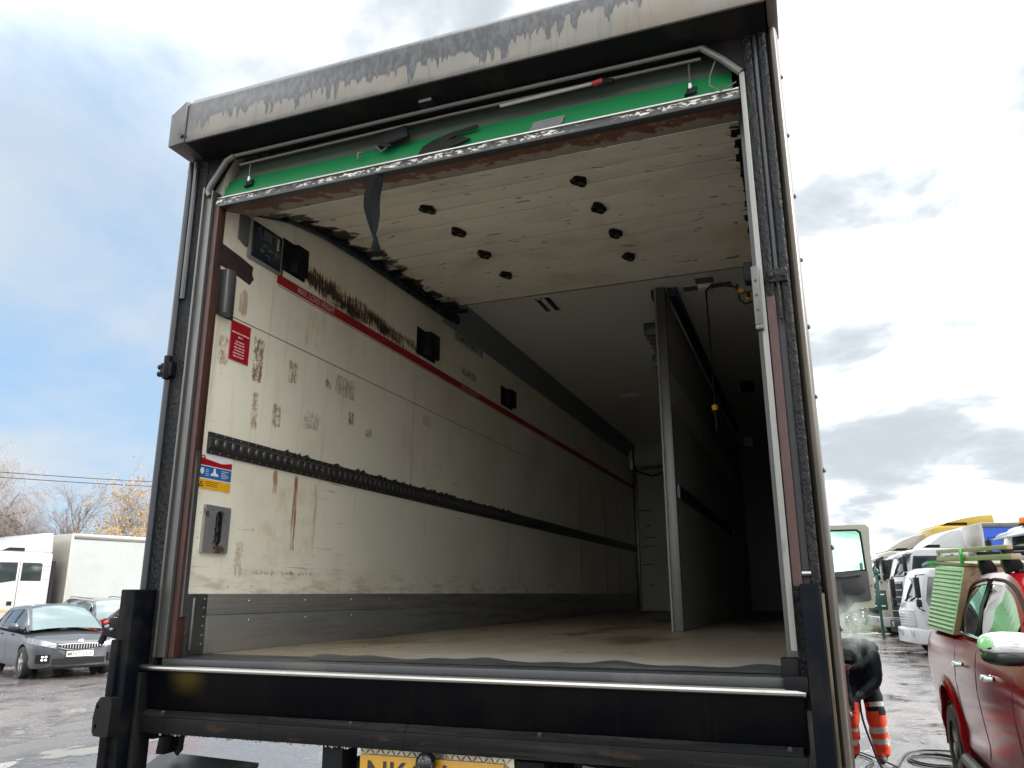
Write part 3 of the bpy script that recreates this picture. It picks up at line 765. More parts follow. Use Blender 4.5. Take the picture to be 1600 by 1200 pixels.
# --- brackets, tape and plates on the wall
def wall_bracket(name, y0, y1, z0, z1, d, mat):
    mb = MB(); mb.box(XL, XL + .004, y0, y1, z0, z1)
    mb.prism([(XL, y0 + (y1 - y0) * .35), (XL + d, y0 + (y1 - y0) * .45), (XL + d, y1 - .02), (XL + d * .45, y1 - .02), (XL + d * .45, y1 - (y1 - y0) * .35), (XL, y1 - (y1 - y0) * .35)], 'z', z0 + .012, z1 - .008)
    return mb.build(name, mat, lorry, bevel=.003)
wall_bracket('shutter_bracket', 2.99, 3.19, 3.245, 3.415, .035, 'plastic')
wall_bracket('shutter_bracket', 4.46, 4.74, 3.235, 3.425, .05, 'plastic')
wall_bracket('shutter_bracket', 6.02, 6.30, 3.235, 3.40, .05, 'plastic')
mb = MB(); random.seed(11)
prof = [(2.52, 3.10), (2.70, 3.085), (2.775, 3.075), (2.79, 3.10), (2.80, 3.11), (2.785, 3.135), (2.79, 3.17), (2.70, 3.185), (2.52, 3.205)]
mb.prism(prof, 'x', XL, XL + .002); mb.build('black_tape', 'tape', lorry)
mb = MB(); mb.box(XL, XL + .006, 2.555, 2.68, 2.865, 3.075); mb.prism([(XL, 2.57), (XL + .045, 2.575), (XL + .055, 2.60), (XL + .05, 2.625), (XL + .01, 2.64), (XL, 2.66)], 'z', 2.868, 3.072)
mb.build('bar_holder', 'steel', lorry, bevel=.002)
mb = MB(); mb.prism([(2.665, 3.265), (2.725, 3.245), (2.735, 3.26), (2.735, 3.40), (2.665, 3.40)], 'x', XL, XL + .008); mb.build('corner_bracket', 'grey_tape', lorry, bevel=.002)

# --- red notice
mb = MB(); mb.box(XL, XL + .003, 2.675, 2.81, 2.69, 2.875); nt = mb.build('red_notice', 'red', lorry)
mb = MB(); random.seed(2)
for k, (w, z) in enumerate([(.115, 2.822), (.03, 2.805), (.055, 2.783), (.07, 2.77), (.075, 2.755), (.065, 2.742), (.08, 2.728), (.075, 2.714)]):
    y = 2.7425 - w / 2; e = 2.7425 + w / 2
    while y < e - .004:
        l = min(.006 + random.random() * .018, e - y); mb.box(XL + .003, XL + .0038, y, y + l, z - (.003 if k else .0035), z + (.003 if k else .0035)); y += l + .004
mb.build('notice_print', 'pink_print', nt)
mb = MB()
for a, b, c, d in ((2.675, 2.81, 2.690, 2.692), (2.675, 2.81, 2.873, 2.875), (2.675, 2.677, 2.69, 2.875), (2.808, 2.81, 2.69, 2.875)): mb.box(XL + .003, XL + .0035, a, b, c, d)
mb.build('notice_border', 'pink_print', nt)

# --- three colour safety sticker
mb = MB(); mb.box(XL, XL + .002, 2.555, 2.765, 2.105, 2.258); ss = mb.build('safety_sticker', 'white_print', lorry)
mb = MB(); mb.prism([(2.557, 2.205), (2.763, 2.205), (2.763, 2.232), (2.70, 2.222), (2.60, 2.232), (2.557, 2.235)], 'x', XL + .002, XL + .003); mb.build('red_band', 'red', ss)
mb = MB(); mb.box(XL + .002, XL + .003, 2.557, 2.763, 2.152, 2.201); mb.build('blue_band', 'blue', ss)
mb = MB(); mb.box(XL + .002, XL + .003, 2.557, 2.763, 2.107, 2.147); mb.build('yellow_band', 'yellow', ss)
def ring2(c, r0, r1, n=16):
    o = [(c[0] + r1 * math.cos(2 * math.pi * k / n), c[1] + r1 * math.sin(2 * math.pi * k / n)) for k in range(n)]
    i = [(c[0] + r0 * math.cos(2 * math.pi * k / n), c[1] + r0 * math.sin(2 * math.pi * k / n)) for k in range(n)]
    return o, i
mb = MB(); o, i = ring2((2.585, 2.232), .010, .014); fx = lambda u, v, w: (XL + .003 + w, u, v)
mb.plate(o, [i], fx, .0008); mb.obox((XL + .0034, 2.585, 2.232), (.0004, 0, 0), (0, .008, .008), (0, -.0012, .0012)); mb.build('prohibition_symbol', 'red', ss)
mb = MB(); mb.ball((XL + .0032, 2.585, 2.180), .0006, .012, .014, 14, 6)
mb.prism([(2.635, 2.165), (2.685, 2.165), (2.68, 2.175), (2.667, 2.178), (2.663, 2.197), (2.654, 2.197), (2.65, 2.178), (2.64, 2.175)], 'x', XL + .003, XL + .0036)
for k in range(5): mb.box(XL + .003, XL + .0035, 2.70, 2.72 + .03 * random.random(), 2.162 + k * .007, 2.164 + k * .007)
for k in range(4): mb.box(XL + .003, XL + .0035, 2.605, 2.625, 2.162 + k * .008, 2.164 + k * .008)
mb.build('sticker_print', 'white_print', ss)
mb = MB(); o = [(2.571, 2.115), (2.599, 2.115), (2.585, 2.14)]; i = [(2.577, 2.1185), (2.593, 2.1185), (2.585, 2.133)]
mb.plate(o, [i], fx, .0008); mb.box(XL + .003, XL + .0036, 2.5845, 2.5858, 2.120, 2.129)
for k in range(3): mb.box(XL + .003, XL + .0035, 2.61, 2.66 + .03 * random.random(), 2.120 + k * .008, 2.122 + k * .008)
mb.build('warning_symbol', 'black_print', ss)

# --- zinc plate with a long slot
rr = [(2.69 + .028 * math.cos(a) + .016, (1.995 if math.sin(a) > 0 else 1.905) + .028 * math.sin(a)) for a in np.linspace(0, 2 * math.pi, 24, endpoint=False)]
mb = MB(); mb.plate([(2.612, 1.85), (2.765, 1.848), (2.768, 2.04), (2.615, 2.043)], [rr], lambda u, v, w: (XL + .002 + w, u, v), .014); sp = mb.build('slotted_plate', 'plate_slot', lorry)
mb = MB(); mb.box(XL + .0005, XL + .0025, 2.65, 2.75, 1.86, 2.03); mb.build('slot_recess', 'black_paint', sp)
mb = MB()
for z in (1.905, 1.95, 1.99): mb.tube([(XL + .004, 2.70, z - .018), (XL + .006, 2.705, z), (XL + .004, 2.70, z + .018)], .004, 6)
mb.build('slot_chain', 'dark_rail', sp)

# --- ceiling, cornice, right wall, front bulkhead, outside skin
mb = MB(); mb.box(XL - .02, XR + .02, 3.0, YB, CZ, CZ + .05); mb.build('ceiling', 'ceiling', lorry)
mb = MB(); mb.prism([(XL, 3.585), (XL + .012, 3.585), (XL + .11, CZ - .012), (XL + .11, CZ), (XL, CZ)], 'y', 4.86, YB); mb.build('cornice', M('grey_cornice', (.17, .20, .21), .45), lorry)
mb = MB(); mb.box(XR, XR + .08, 2.62, YB, FZ - .05, 3.80); mb.build('side_wall', 'shade_wall', lorry)
mb = MB(); mb.box(XL - .08, -.83, YB, YB + .08, FZ - .05, 3.80); mb.build('bulkhead', 'wall_plain', lorry)
mb = MB(); mb.box(-.829, XR + .08, YB, YB + .08, FZ - .05, 3.80); mb.build('bulkhead', 'shade_wall', lorry)
mb = MB(); mb.box(-2.445, XR + .085, 2.62, YB + .08, 3.81, 3.86); mb.build('roof', 'cab_white', lorry, bevel=.015)
mb = MB(); mb.box(-2.445, -2.412, 2.62, YB + .08, 1.15, 3.81); mb.build('outer_side', 'side_green', lorry)
mb = MB(); mb.box(XR + .082, .055, 2.66, YB + .08, 1.15, 3.81); mb.build('outer_side', 'side_green', lorry)

# --- longitudinal partition with its steel end post, rail and ceiling track
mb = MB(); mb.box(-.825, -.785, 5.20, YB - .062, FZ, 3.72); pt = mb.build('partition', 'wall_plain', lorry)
mb = MB(); mb.box(-.836, -.774, 5.165, 5.20, FZ, 3.745); mb.build('partition_post', 'steel', pt, bevel=.004)
mb = MB(); mb.box(-.852, -.838, 5.17, 5.24, FZ, 3.745); mb.build('partition_edge', 'white_edge', pt, bevel=.003)
mb = MB(); mb.box(-.783, -.772, 5.36, 9.3, 2.30, 2.385); mb.build('partition_rail', 'black_print', pt, bevel=.002)
mb = MB(); mb.box(-.783, -.778, 5.34, 5.38, 2.30, 2.39); mb.build('rail_end', 'bright_steel', pt)
mb = MB(); mb.box(-.783, -.770, 9.22, 9.26, 2.33, 2.37); mb.build('rail_end', 'bright_steel', pt)
mb = MB(); mb.box(-.783, -.781, 5.25, 10.3, 2.93, 3.16); mb.build('partition_strip', 'ceiling', pt)
mb = MB(); mb.box(-.76, -.70, 5.22, 10.4, 3.70, CZ); mb.box(-.88, -.84, 5.22, 5.5, 3.70, CZ); mb.build('ceiling_track', 'screen', lorry, bevel=.003)
blk = None
for k in range(8):
    y, z, w = (5.28 + k * .105, 3.495, .13) if k < 5 else (5.30 + (k - 5) * .12, 3.265, .082)
    mb = MB(); mb.box(-.825 - w, -.826, y, y + .03, z - .045, z + .045); mb.box(-.815 - w, -.84, y - .012, y - .001, z - .032, z + .030); mb.box(-.80 - w, -.86, y - .018, y - .013, z - .02, z + .012)
    mb.build('partition_clamp', M('slate_clamp', (.035, .04, .046), .4), pt, bevel=.003)

# --- cross door between the compartments, evaporator
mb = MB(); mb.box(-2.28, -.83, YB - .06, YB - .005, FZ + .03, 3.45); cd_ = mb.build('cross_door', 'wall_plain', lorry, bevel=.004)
mb = MB(); mb.box(-2.325, -2.275, YB - .11, YB - .03, FZ + .02, 3.5); mb.build('cross_door_post', 'steel', cd_, bevel=.004)
mb = MB(); random.seed(8)
for k in range(6):
    z = 1.75 + k * .21 + random.random() * .16; mb.box(-2.26 + .1 * random.random(), -2.12 + .14 * random.random(), YB - .0625, YB - .06, z, z + .014)
mb.build('cross_door_scuff', 'black_print', cd_, kind='stuff')
mb = MB(); mb.prism([(YB - .50, 3.52), (YB - .45, 3.44), (YB - .08, 3.44), (YB - .08, CZ), (YB - .42, CZ)], 'x', -2.22, -1.0); ev = mb.build('evaporator', 'wall_plain', lorry, bevel=.012)
mb = MB(); mb.tube([(-2.26, YB - .30, 3.55), (-2.24, YB - .30, 3.40), (-2.0, YB - .34, 3.30), (-1.8, YB - .34, 3.36), (-1.5, YB - .34, 3.40)], .012, 8); mb.build('evaporator_hose', 'hose', ev)
mb = MB(); mb.box(-2.31, -2.25, YB - .45, YB - .40, 3.40, CZ); mb.build('evaporator_bracket', 'cab_white', ev, bevel=.004)

# --- ceiling fittings
mb = MB(); mb.box(-1.71, -1.57, 5.05, 5.36, CZ - .012, CZ); v = mb.build('ceiling_vent', 'lamp_white', lorry, bevel=.004)
mb = MB(); mb.box(-1.695, -1.662, 5.09, 5.34, CZ - .014, CZ - .011); mb.box(-1.625, -1.585, 5.07, 5.34, CZ - .014, CZ - .011); mb.build('vent_slot', 'black_print', v)
mb = MB()
for k in range(3): mb.box(-1.70 + .04 * k, -1.675 + .04 * k, 5.062, 5.075, CZ - .0145, CZ - .011)
mb.build('vent_catch', 'black_print', v)
mb = MB(); mb.lathe([(.001, CZ - .03), (.06, CZ - .028), (.10, CZ - .012), (.11, CZ), (.001, CZ)], (-1.654, 8.2, 0), 'z', 28); mb.build('ceiling_lamp', 'lamp_white', lorry)
mb = MB(); mb.box(-.50, -.37, 8.0, 8.3, CZ - .05, CZ); mb.build('junction_box', 'plastic', lorry, bevel=.005)
mb = MB(); mb.box(-.70, -.58, 11.0, 11.06, CZ - .14, CZ - .02); mb.build('junction_box', 'lamp_white', lorry, bevel=.005)
mb = MB(); mb.box(-.30, -.20, 11.0, 11.06, CZ - .14, CZ - .02); mb.build('junction_box', 'lamp_white', lorry, bevel=.005)
mb = MB(); mb.box(-.80, -.10, YB - .03, YB, CZ - .06, CZ - .045); mb.build('bulkhead_trim', 'steel', lorry)

# --- cord hanging from the ceiling and the yellow coupling
mb = MB(); mb.box(-.555, -.465, 5.22, 5.34, CZ - .03, CZ); jb = mb.build('cord_box', 'lamp_white', lorry, bevel=.004)
mb = MB(); mb.box(-.66, -.33, 5.25, 5.33, CZ - .004, CZ - .001); mb.box(-.56, -.44, 5.12, 5.22, CZ - .004, CZ - .001); mb.build('silver_tape', 'grey_tape', jb)
mb = MB(); mb.tube([(-.505, 5.28, CZ - .03), (-.503, 5.30, 3.3), (-.503, 5.30, 2.86)], .0055, 8); cb = mb.build('pull_cord', 'hose', lorry)
mb = MB(); mb.lathe([(.001, 2.87), (.020, 2.87), (.022, 2.905), (.001, 2.905)], (-.503, 5.30, 0), 'z', 14); mb.build('cord_collar', 'yellow', cb)
mb = MB(); mb.tube([(-.503, 5.30, 2.87), (-.50, 5.30, 2.80), (-.50, 5.30, 2.72)], [.014, .010, .004], 8); mb.build('cord_end', 'hose', cb)
mb = MB(); mb.tube([(-.505, 5.28, CZ - .035), (-.45, 5.15, CZ - .05), (-.36, 4.95, 3.62), (-.28, 4.75, 3.52), (-.24, 4.65, 3.45)], .007, 8); cable = mb.build('coiled_cable', 'hose', lorry)
mb = MB(); mb.lathe([(.001, -.02), (.017, -.02), (.018, .014), (.008, .02), (.001, .02)], (-.235, 4.66, 3.455), 'x', 14); mb.build('cable_coupling', 'yellow', cable)
mb = MB(); mb.lathe([(.001, -.014), (.018, -.014), (.020, .014), (.001, .014)], (-.195, 4.62, 3.395), 'y', 14); mb.build('cable_coupling', 'yellow', cable)
mb = MB(); mb.tube([(-.26, 4.66, 3.50), (-.25, 4.66, 3.40), (-.22, 4.64, 3.36), (-.18, 4.62, 3.36)], .006, 8); mb.tube([(-.25, 4.66, 3.44), (-.15, 4.62, 3.43), (-.12, 4.6, 3.50)], .006, 8); mb.lathe([(.001, -.02), (.012, -.02), (.012, .02), (.001, .02)], (-.195, 4.59, 3.395), 'y', 12); mb.build('cable_plug', 'hose', cable)

# ------------------------------------------------------------------ rear frame
YF = 2.5
mb = MB(); mb.box(-2.475, -2.387, YF, YF + .14, 1.36, 3.62); lp = mb.build('rear_post', 'crust', lorry, bevel=.006); lp['label'] = 'left rear post crusted with black grime'
mb = MB(); mb.tube([(-2.478, YF - .002, 1.70), (-2.478, YF - .002, 3.585)], .016, 12); mb.tube([(-2.444, YF - .006, 2.92), (-2.446, YF - .006, 3.585)], .012, 10); mb.tube([(-2.484, YF + .02, 1.70), (-2.484, YF + .02, 3.60)], .012, 10); mb.build('post_tube', M('wet_grey_tube', (.016, .019, .023), .26, 0, layers=[((.03, .03, .03), (9, 9, 3), .5, .65, .8)]), lp)
mb = MB()
for z in (2.585, 2.615): mb.cyl((-2.515, YF - .02, z), (-2.485, YF - .02, z), .012, 10)
mb.box(-2.50, -2.44, YF - .03, YF, 2.57, 2.63); mb.tube([(-2.47, YF - .022, 2.56), (-2.47, YF - .022, 2.66)], .016, 10); mb.build('post_clip', 'black_paint', lp, bevel=.002)
mb = MB(); mb.box(-2.386, -2.376, YF - .018, YF + .06, FZ, 3.44); mb.box(-2.376, -2.338, YF - .006, YF + .05, FZ, 3.425); mb.box(-2.338, -2.330, YF - .016, YF + .06, FZ, 3.42)
ch = mb.build('shutter_channel', 'steel', lorry, bevel=.0025)
mb = MB(); mb.box(-2.325, -2.300, YF - .002, YF + .045, FZ, 3.37); mb.build('channel_backing', 'rust_paint', lorry, bevel=.002)
mb = MB(); mb.prism([(-2.299, 1.60), (-2.288, 1.60), (-2.290, 2.2), (-2.299, 2.25)], 'y', YF + .01, YF + .03); mb.build('loose_trim', 'steel', ch)
# right side
mb = MB(); mb.box(-.074, -.056, YF - .012, YF + .05, 1.52, 3.435); rc = mb.build('shutter_channel', 'white_edge', lorry, bevel=.003); rc['label'] = 'pale right shutter channel'
mb = MB(); mb.box(-.0555, -.024, YF, YF + .14, 1.36, 3.62); rp = mb.build('rear_post', 'crust', lorry, bevel=.005); rp['label'] = 'right rear post crusted with black grime'
mb = MB(); mb.box(-.024, -.004, YF + .02, YF + .14, 1.36, 3.62); mb.build('post_groove', 'black_print', rp)
mb = MB(); mb.tube([(-.014, YF + .008, 2.69), (-.014, YF + .008, 3.58)], .0085, 10); mb.build('post_tube', M('slate_rubber', (.014, .019, .022), .35), rp)
mb = MB(); mb.box(-.0035, .026, YF, YF + .14, 1.36, 3.62); mb.build('post_flange', 'crust', rp, bevel=.006)
mb = MB(); mb.box(-.052, -.026, YF - .001, YF, 1.70, 2.60); mb.build('post_strip', 'rust_paint', rp)
mb = MB(); mb.box(-.042, .018, YF - .012, YF, 2.645, 2.69)
for x in (-.032, .008): mb.cyl((x, YF - .022, 2.665), (x, YF - .010, 2.665), .008, 10)
mb.box(-.018, -.008, YF - .008, YF + .004, 2.52, 2.645); mb.build('post_clip', 'crust', rp, bevel=.003)
mb = MB(); mb.tube([(-.025, YF + .004, 1.735), (.0, YF + .004, 1.735)], .008, 8); mb.build('post_pin', 'bright_steel', rp)
mb = MB(); mb.box(-.092, -.068, YF - .03, YF + .02, 2.50, 2.70); mb.box(-.092, -.067, YF - .031, YF + .0, 2.485, 2.50); sb = mb.build('door_stop', 'steel', lorry, bevel=.003)
mb = MB()
for z in (2.55, 2.60, 2.65): mb.cyl((-.080, YF - .034, z), (-.080, YF - .029, z), .004, 8)
mb.build('door_stop_screw', 'black_print', sb)
mb = MB(); mb.box(-.13, -.075, YF + .30, YF + .36, 2.78, 2.86); mb.build('shutter_buffer', 'plastic', lorry, bevel=.01)
# rounded body corner seen edge-on at the right
mb = MB(); pr = [(.027, YF + .02), (.04, YF + .004), (.052, YF + .006), (.062, YF + .03), (.066, YF + .07), (.066, YF + .16), (.027, YF + .16)]
mb.prism(pr, 'z', 1.21, 3.84); bc = mb.build('body_corner', 'cream_edge', lorry, smooth=60)
mb = MB()
for z in np.arange(1.35, 3.8, .23): mb.ball((.0665, YF + .05, z), .006, .008, .008, 8, 5)
mb.build('corner_rivets', 'steel', bc, kind='stuff')
mb = MB(); mb.box(-2.483, -2.40, YF + .05, YF + .16, 1.15, 3.84); mb.build('body_corner', 'black_paint', lorry, bevel=.01)

# --- header with its end caps, soffit and lintel
YH = 2.36
prof = [(YH, 3.60), (YH, 3.785), (YH + .035, 3.835), (YH + .30, 3.87), (YH + .30, 3.80), (YH + .03, 3.79), (YH + .012, 3.60)]
mb = MB(); mb.prism(prof, 'x', -2.40, .034); hd = mb.build('header', 'cream', lorry, bevel=.004)
mb = MB(); mb.add([(-2.506, YH + .012, 3.605), (-2.402, YH - .004, 3.598), (-2.402, YH - .004, 3.80), (-2.445, YH + .03, 3.835), (-2.508, YH + .012, 3.765),
                   (-2.506, YH + .20, 3.605), (-2.402, YH + .20, 3.598), (-2.402, YH + .20, 3.86), (-2.445, YH + .20, 3.85), (-2.508, YH + .20, 3.765)],
                  [(0, 1, 2, 3, 4), (5, 9, 8, 7, 6), (0, 5, 6, 1), (1, 6, 7, 2), (2, 7, 8, 3), (3, 8, 9, 4), (4, 9, 5, 0)])
cap = mb.build('header_end_cap', 'cap', lorry, bevel=.004)
mb = MB(); mb.cyl((-2.418, YH - .012, 3.632), (-2.418, YH - .002, 3.632), .010, 12); mb.build('cap_bolt', 'rust_paint', cap)
mb = MB(); mb.add([(.036, YH - .004, 3.598), (.072, YH + .02, 3.61), (.074, YH + .02, 3.80), (.036, YH - .004, 3.80), (.036, YH + .24, 3.598), (.072, YH + .24, 3.61), (.074, YH + .24, 3.85), (.036, YH + .24, 3.87)],
                  [(0, 1, 2, 3), (7, 6, 5, 4), (0, 4, 5, 1), (1, 5, 6, 2), (2, 6, 7, 3), (3, 7, 4, 0)])
mb.build('header_end_cap', 'cap', lorry, bevel=.004)
mb = MB(); mb.prism([(YH + .013, 3.602), (YH + .15, 3.582), (YH + .15, 3.78), (YH + .03, 3.78)], 'x', -2.40, .03); mb.build('soffit', 'black_paint', lorry)
mb = MB(); tri = [(-2.386, 3.62), (-2.386, 3.44), (-2.362, 3.43), (-2.262, 3.575), (-.187, 3.572), (-.066, 3.437), (-.0555, 3.44), (-.0555, 3.62)]
mb.plate(tri, [], lambda u, v, w: (u, YF + .005 + w, v), .02); mb.build('lintel', 'black_paint', lorry)
mb = MB(); mb.tube([(-2.352, YF - .008, 3.395), (-2.362, YF - .01, 3.418), (-2.352, YF - .012, 3.44), (-2.275, YF - .012, 3.553), (-2.235, YF - .012, 3.569)], .0135, 10); mb.build('frame_seal', 'light_grey', lorry)
mb = MB(); mb.tube([(-2.235, YF - .012, 3.569), (-1.2, YF - .012, 3.572), (-.186, YF - .012, 3.566)], .009, 10); mb.build('frame_seal', 'light_grey', lorry)
mb = MB(); mb.tube([(-.190, YF - .012, 3.562), (-.125, YF - .012, 3.50), (-.068, YF - .008, 3.435)], .0125, 10); mb.build('frame_seal', 'light_grey', lorry)
mb = MB(); mb.tube([(-2.22, YF + .012, 3.535), (-1.2, YF + .014, 3.547), (-.20, YF + .012, 3.54)], .006, 8); mb.build('seal_batten', 'light_grey', lorry)
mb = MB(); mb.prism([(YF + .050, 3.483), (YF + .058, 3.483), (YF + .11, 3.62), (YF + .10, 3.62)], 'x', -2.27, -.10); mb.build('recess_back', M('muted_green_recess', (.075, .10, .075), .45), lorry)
# lamps and bits under the header
mb = MB(); mb.box(-1.305, -1.235, YF - .055, YF - .012, 3.578, 3.605); mb.box(-1.325, -1.245, YF - .09, YF - .05, 3.605, 3.611); wl_ = mb.build('work_lamp', 'plastic', lorry, bevel=.004)
mb = MB(); mb.box(-1.298, -1.242, YF - .060, YF - .055, 3.582, 3.602); mb.build('lamp_lens', 'lens', wl_, bevel=.002)
mb = MB(); mb.tube([(-.97, YF + .0, 3.524), (-.60, YF + .0, 3.531)], .0065, 10); wd = mb.build('marker_strip', M('dull_strip', (.30, .30, .28), .4), lorry)
mb = MB(); mb.tube([(-.598, YF, 3.530), (-.560, YF, 3.535)], .010, 8); mb.build('strip_end', 'redplastic', wd)
mb = MB(); mb.tube([(-.556, YF, 3.530), (-.52, YF, 3.521)], .011, 8); mb.build('strip_plug', 'plastic', wd)
for (x, zt, zb) in ((-2.17, 3.535, 3.44), (-.245, 3.55, 3.425)):
    mb = MB(); mb.tube([(x, YF + .02, zt), (x, YF + .02, zb + .03)], .004, 6); ds = mb.build('door_switch', 'steel', lorry)
    mb = MB(); mb.lathe([(.001, zb + .028), (.006, zb + .028), (.007, zb + .008), (.001, zb + .004)], (x, YF + .02, 0), 'z', 10); mb.build('switch_tip', 'lamp_white', ds)
    mb = MB(); mb.obox((x + .004, YF + .022, zb + .002), (.017, 0, 0), (0, .006, 0), (.003, 0, .010)); mb.obox((x, YF + .02, zb - .012), (.022, 0, .003), (0, .006, 0), (0, 0, .004)); mb.build('switch_body', 'plastic', ds, bevel=.002)
mb = MB(); mb.tube([(-.15, YF - .006, 3.505), (-.172, YF - .006, 3.45), (-.175, YF - .008, 3.41), (-.14, YF - .012, 3.375), (-.085, YF - .01, 3.40)], .0028, 6); mb.build('loose_wire', 'light_grey', lorry)
mb = MB(); mb.tube([(-2.49, YF + .03, 3.60), (-2.508, YF + .01, 3.56), (-2.50, YF + .01, 3.52), (-2.485, YF + .0, 3.50)], .005, 6); mb.build('loose_cable', 'rubber', lorry)

# --- roller shutter
door = None
mb = MB(); mb.prism([(YF + .022, 3.375), (YF + .030, 3.375), (YF + .036, 3.43), (YF + .052, 3.482), (YF + .047, 3.484), (YF + .028, 3.43)], 'x', -2.30, -.10)
door = mb.build('roller_shutter', 'green', lorry, smooth=50); door['label'] = 'green outer panel of the raised roller shutter'
mb = MB(); mb.prism([(YF - .004, 3.338), (YF + .028, 3.332), (YF + .030, 3.377), (YF + .004, 3.380), (YF - .002, 3.366)], 'x', -2.322, -.076); mb.build('bottom_seal', 'seal', door, bevel=.002)
mb = MB(); mb.box(-2.32, -.078, YF + .002, YF + .022, 3.380, 3.388); mb.build('bottom_lip', 'bright_steel', door, bevel=.002)
mb = MB(); mb.prism([(YF + .0285, 3.336), (YF + .245, 3.408), (YF + .25, 3.43), (YF + .03, 3.372)], 'x', -2.318, -.078); mb.build('bottom_rail', 'bottom_rail', door, bevel=.002)
path = [(2.752, 3.412), (2.90, 3.472), (3.08, 3.530), (3.30, 3.575), (3.60, 3.606), (4.0, 3.632), (4.78, 3.662)]
# arc-length sampling of the path
pp = []; xs = [p[0] for p in path]; zs_ = [p[1] for p in path]
for y in np.linspace(xs[0], xs[-1], 400): pp.append((y, float(catmull(xs, zs_, y))))
acc = [0]
for a, b in zip(pp, pp[1:]): acc.append(acc[-1] + math.hypot(b[0] - a[0], b[1] - a[1]))
def at_s(s): return float(np.interp(s, acc, [p[0] for p in pp])), float(np.interp(s, acc, [p[1] for p in pp]))
NS = 11; SL = acc[-1] / NS
random.seed(21)
for i in range(NS):
    s0, s1 = i * SL + .0050, (i + 1) * SL - .0050
    a, b = at_s(s0), at_s(s1); d = (Vector((0, b[0], b[1])) - Vector((0, a[0], a[1]))).normalized(); n = Vector((0, -d.z, d.y))
    j = random.uniform(-.0008, .0008)
    P = [(a[0], a[1] + j), (b[0], b[1] + j), (b[0] + n.y * .03, b[1] + n.z * .03), (a[0] + n.y * .03, a[1] + n.z * .03)]
    mb = MB(); mb.prism(P, 'x', -2.29, -.10); mb.build('slat', 'slat', door)
    if i:
        q = at_s(i * SL); mb = MB(); mb.box(-2.288, -.102, q[0] - .010, q[0] + .010, q[1] + .0035, q[1] + .02); mb.build('slat_joint', 'black_print', door)
a = at_s(acc[-1]); mb = MB(); mb.prism([(a[0], a[1] - .004), (a[0] + .012, a[1] - .004), (a[0] + .012, a[1] + .03), (a[0], a[1] + .03)], 'x', -2.29, -.10); mb.build('top_edge', 'white_edge', door)
for i in (2, 4, 6, 8):
    for x in (-.85, -1.64):
        y, z = at_s(i * SL + .12)
        mb = MB(); o = [(x + .037 * math.cos(t) * (1 + .18 * math.cos(3 * t + i)), y + .066 * math.sin(t) * (1 + .15 * math.cos(4 * t))) for t in np.linspace(0, 2 * math.pi, 14, endpoint=False)]
        k = .16 if i == 2 else .07
        mb.plate(o, [], lambda u, v, w: (u, v, z + (v - y) * k - .003 - w), .010); mb.ball((x, y, z - .011), .018, .026, .007, 10, 6)
        mb.cur = 1
        for q in (-.042, .04): mb.lathe([(.001, -.004), (.007, -.003), (.008, .004), (.001, .004)], (x + q * .35, y + q, z - .013 + q * k), 'z', 8)
        mb.box(x - .004, x + .016, y - .008, y + .010, z - .021, z - .016)
        mb.build('slat_hinge', ['plastic', 'steel'], door)
random.seed(4)
for i in range(1, NS):
    y, z = at_s(i * SL); w = random.uniform(.03, .06)
    mb = MB(); mb.box(-.10 - w, -.098, y - .022, y + .022, z - .012, z - .001); mb.obox((-.10 - w * .7, y + .01, z - .014), (.012, .006, 0), (-.004, .012, 0), (0, 0, .005)); mb.build('slat_roller', 'rubber', door, bevel=.002)
    mb = MB(); mb.box(-2.29, -2.29 + w * .8, y - .022, y + .022, z - .012, z - .001); mb.obox((-2.27, y - .02, z - .014), (.015, .006, 0), (-.004, .014, 0), (0, 0, .006)); mb.build('slat_roller', 'rubber', door, bevel=.002)
# pull strap with a twist
mb = MB(); pts = [(-1.513, 3.345, .026, 0.2), (-1.520, 3.30, .030, .3), (-1.532, 3.25, .032, .5), (-1.532, 3.20, .034, .15), (-1.522, 3.15, .034, -.2), (-1.514, 3.10, .033, -.6), (-1.510, 3.06, .028, -.9), (-1.508, 3.02, .027, -.4), (-1.510, 2.995, .030, .2)]
vs = []
for (x, z, w, a) in pts:
    for q, e in ((-1, .002), (0, -.008), (1, .002), (1, .006), (0, -.004), (-1, .006)):
        vs.append((x + q * w * math.cos(a), YF + .004 + q * w * math.sin(a) + e, z))
fs = [(r * 6 + k, r * 6 + (k + 1) % 6, (r + 1) * 6 + (k + 1) % 6, (r + 1) * 6 + k) for r in range(len(pts) - 1) for k in range(6)] + [(0, 1, 2, 3, 4, 5), tuple(range(48, 54))[::-1]]
mb.add(vs, fs); mb.build('pull_strap', 'webbing', door, smooth=25)
# label and latch bits on the green panel
mb = MB(); mb.add([(-.86, YF + .018, 3.392), (-.73, YF + .018, 3.395), (-.715, YF + .024, 3.44), (-.84, YF + .024, 3.437)], [(0, 1, 2, 3)]); lb = mb.build('maker_label', 'grey_tape', door, recalc=False)
mb = MB(); random.seed(6)
for k in range(5):
    z = 3.400 + k * .008; x = -.83 + k * .004
    while x < -.74: l = random.uniform(.025, .05); mb.add([(x, YF + .0165 + k * .001, z), (x + l, YF + .0165 + k * .001, z), (x + l, YF + .0167 + k * .001, z + .0016), (x, YF + .0167 + k * .001, z + .0016)], [(0, 1, 2, 3)]); x += l + .006
mb.build('label_print', 'white_edge', lb, recalc=False, kind='stuff')
mb = MB(); mb.obox((-1.45, YF + .012, 3.50), (.07, 0, .012), (0, .012, 0), (-.006, 0, .028)); mb.obox((-1.48, YF + .004, 3.465), (.03, 0, -.01), (0, .008, 0), (.003, 0, .008)); mb.build('latch_block', 'plastic', door, bevel=.005)
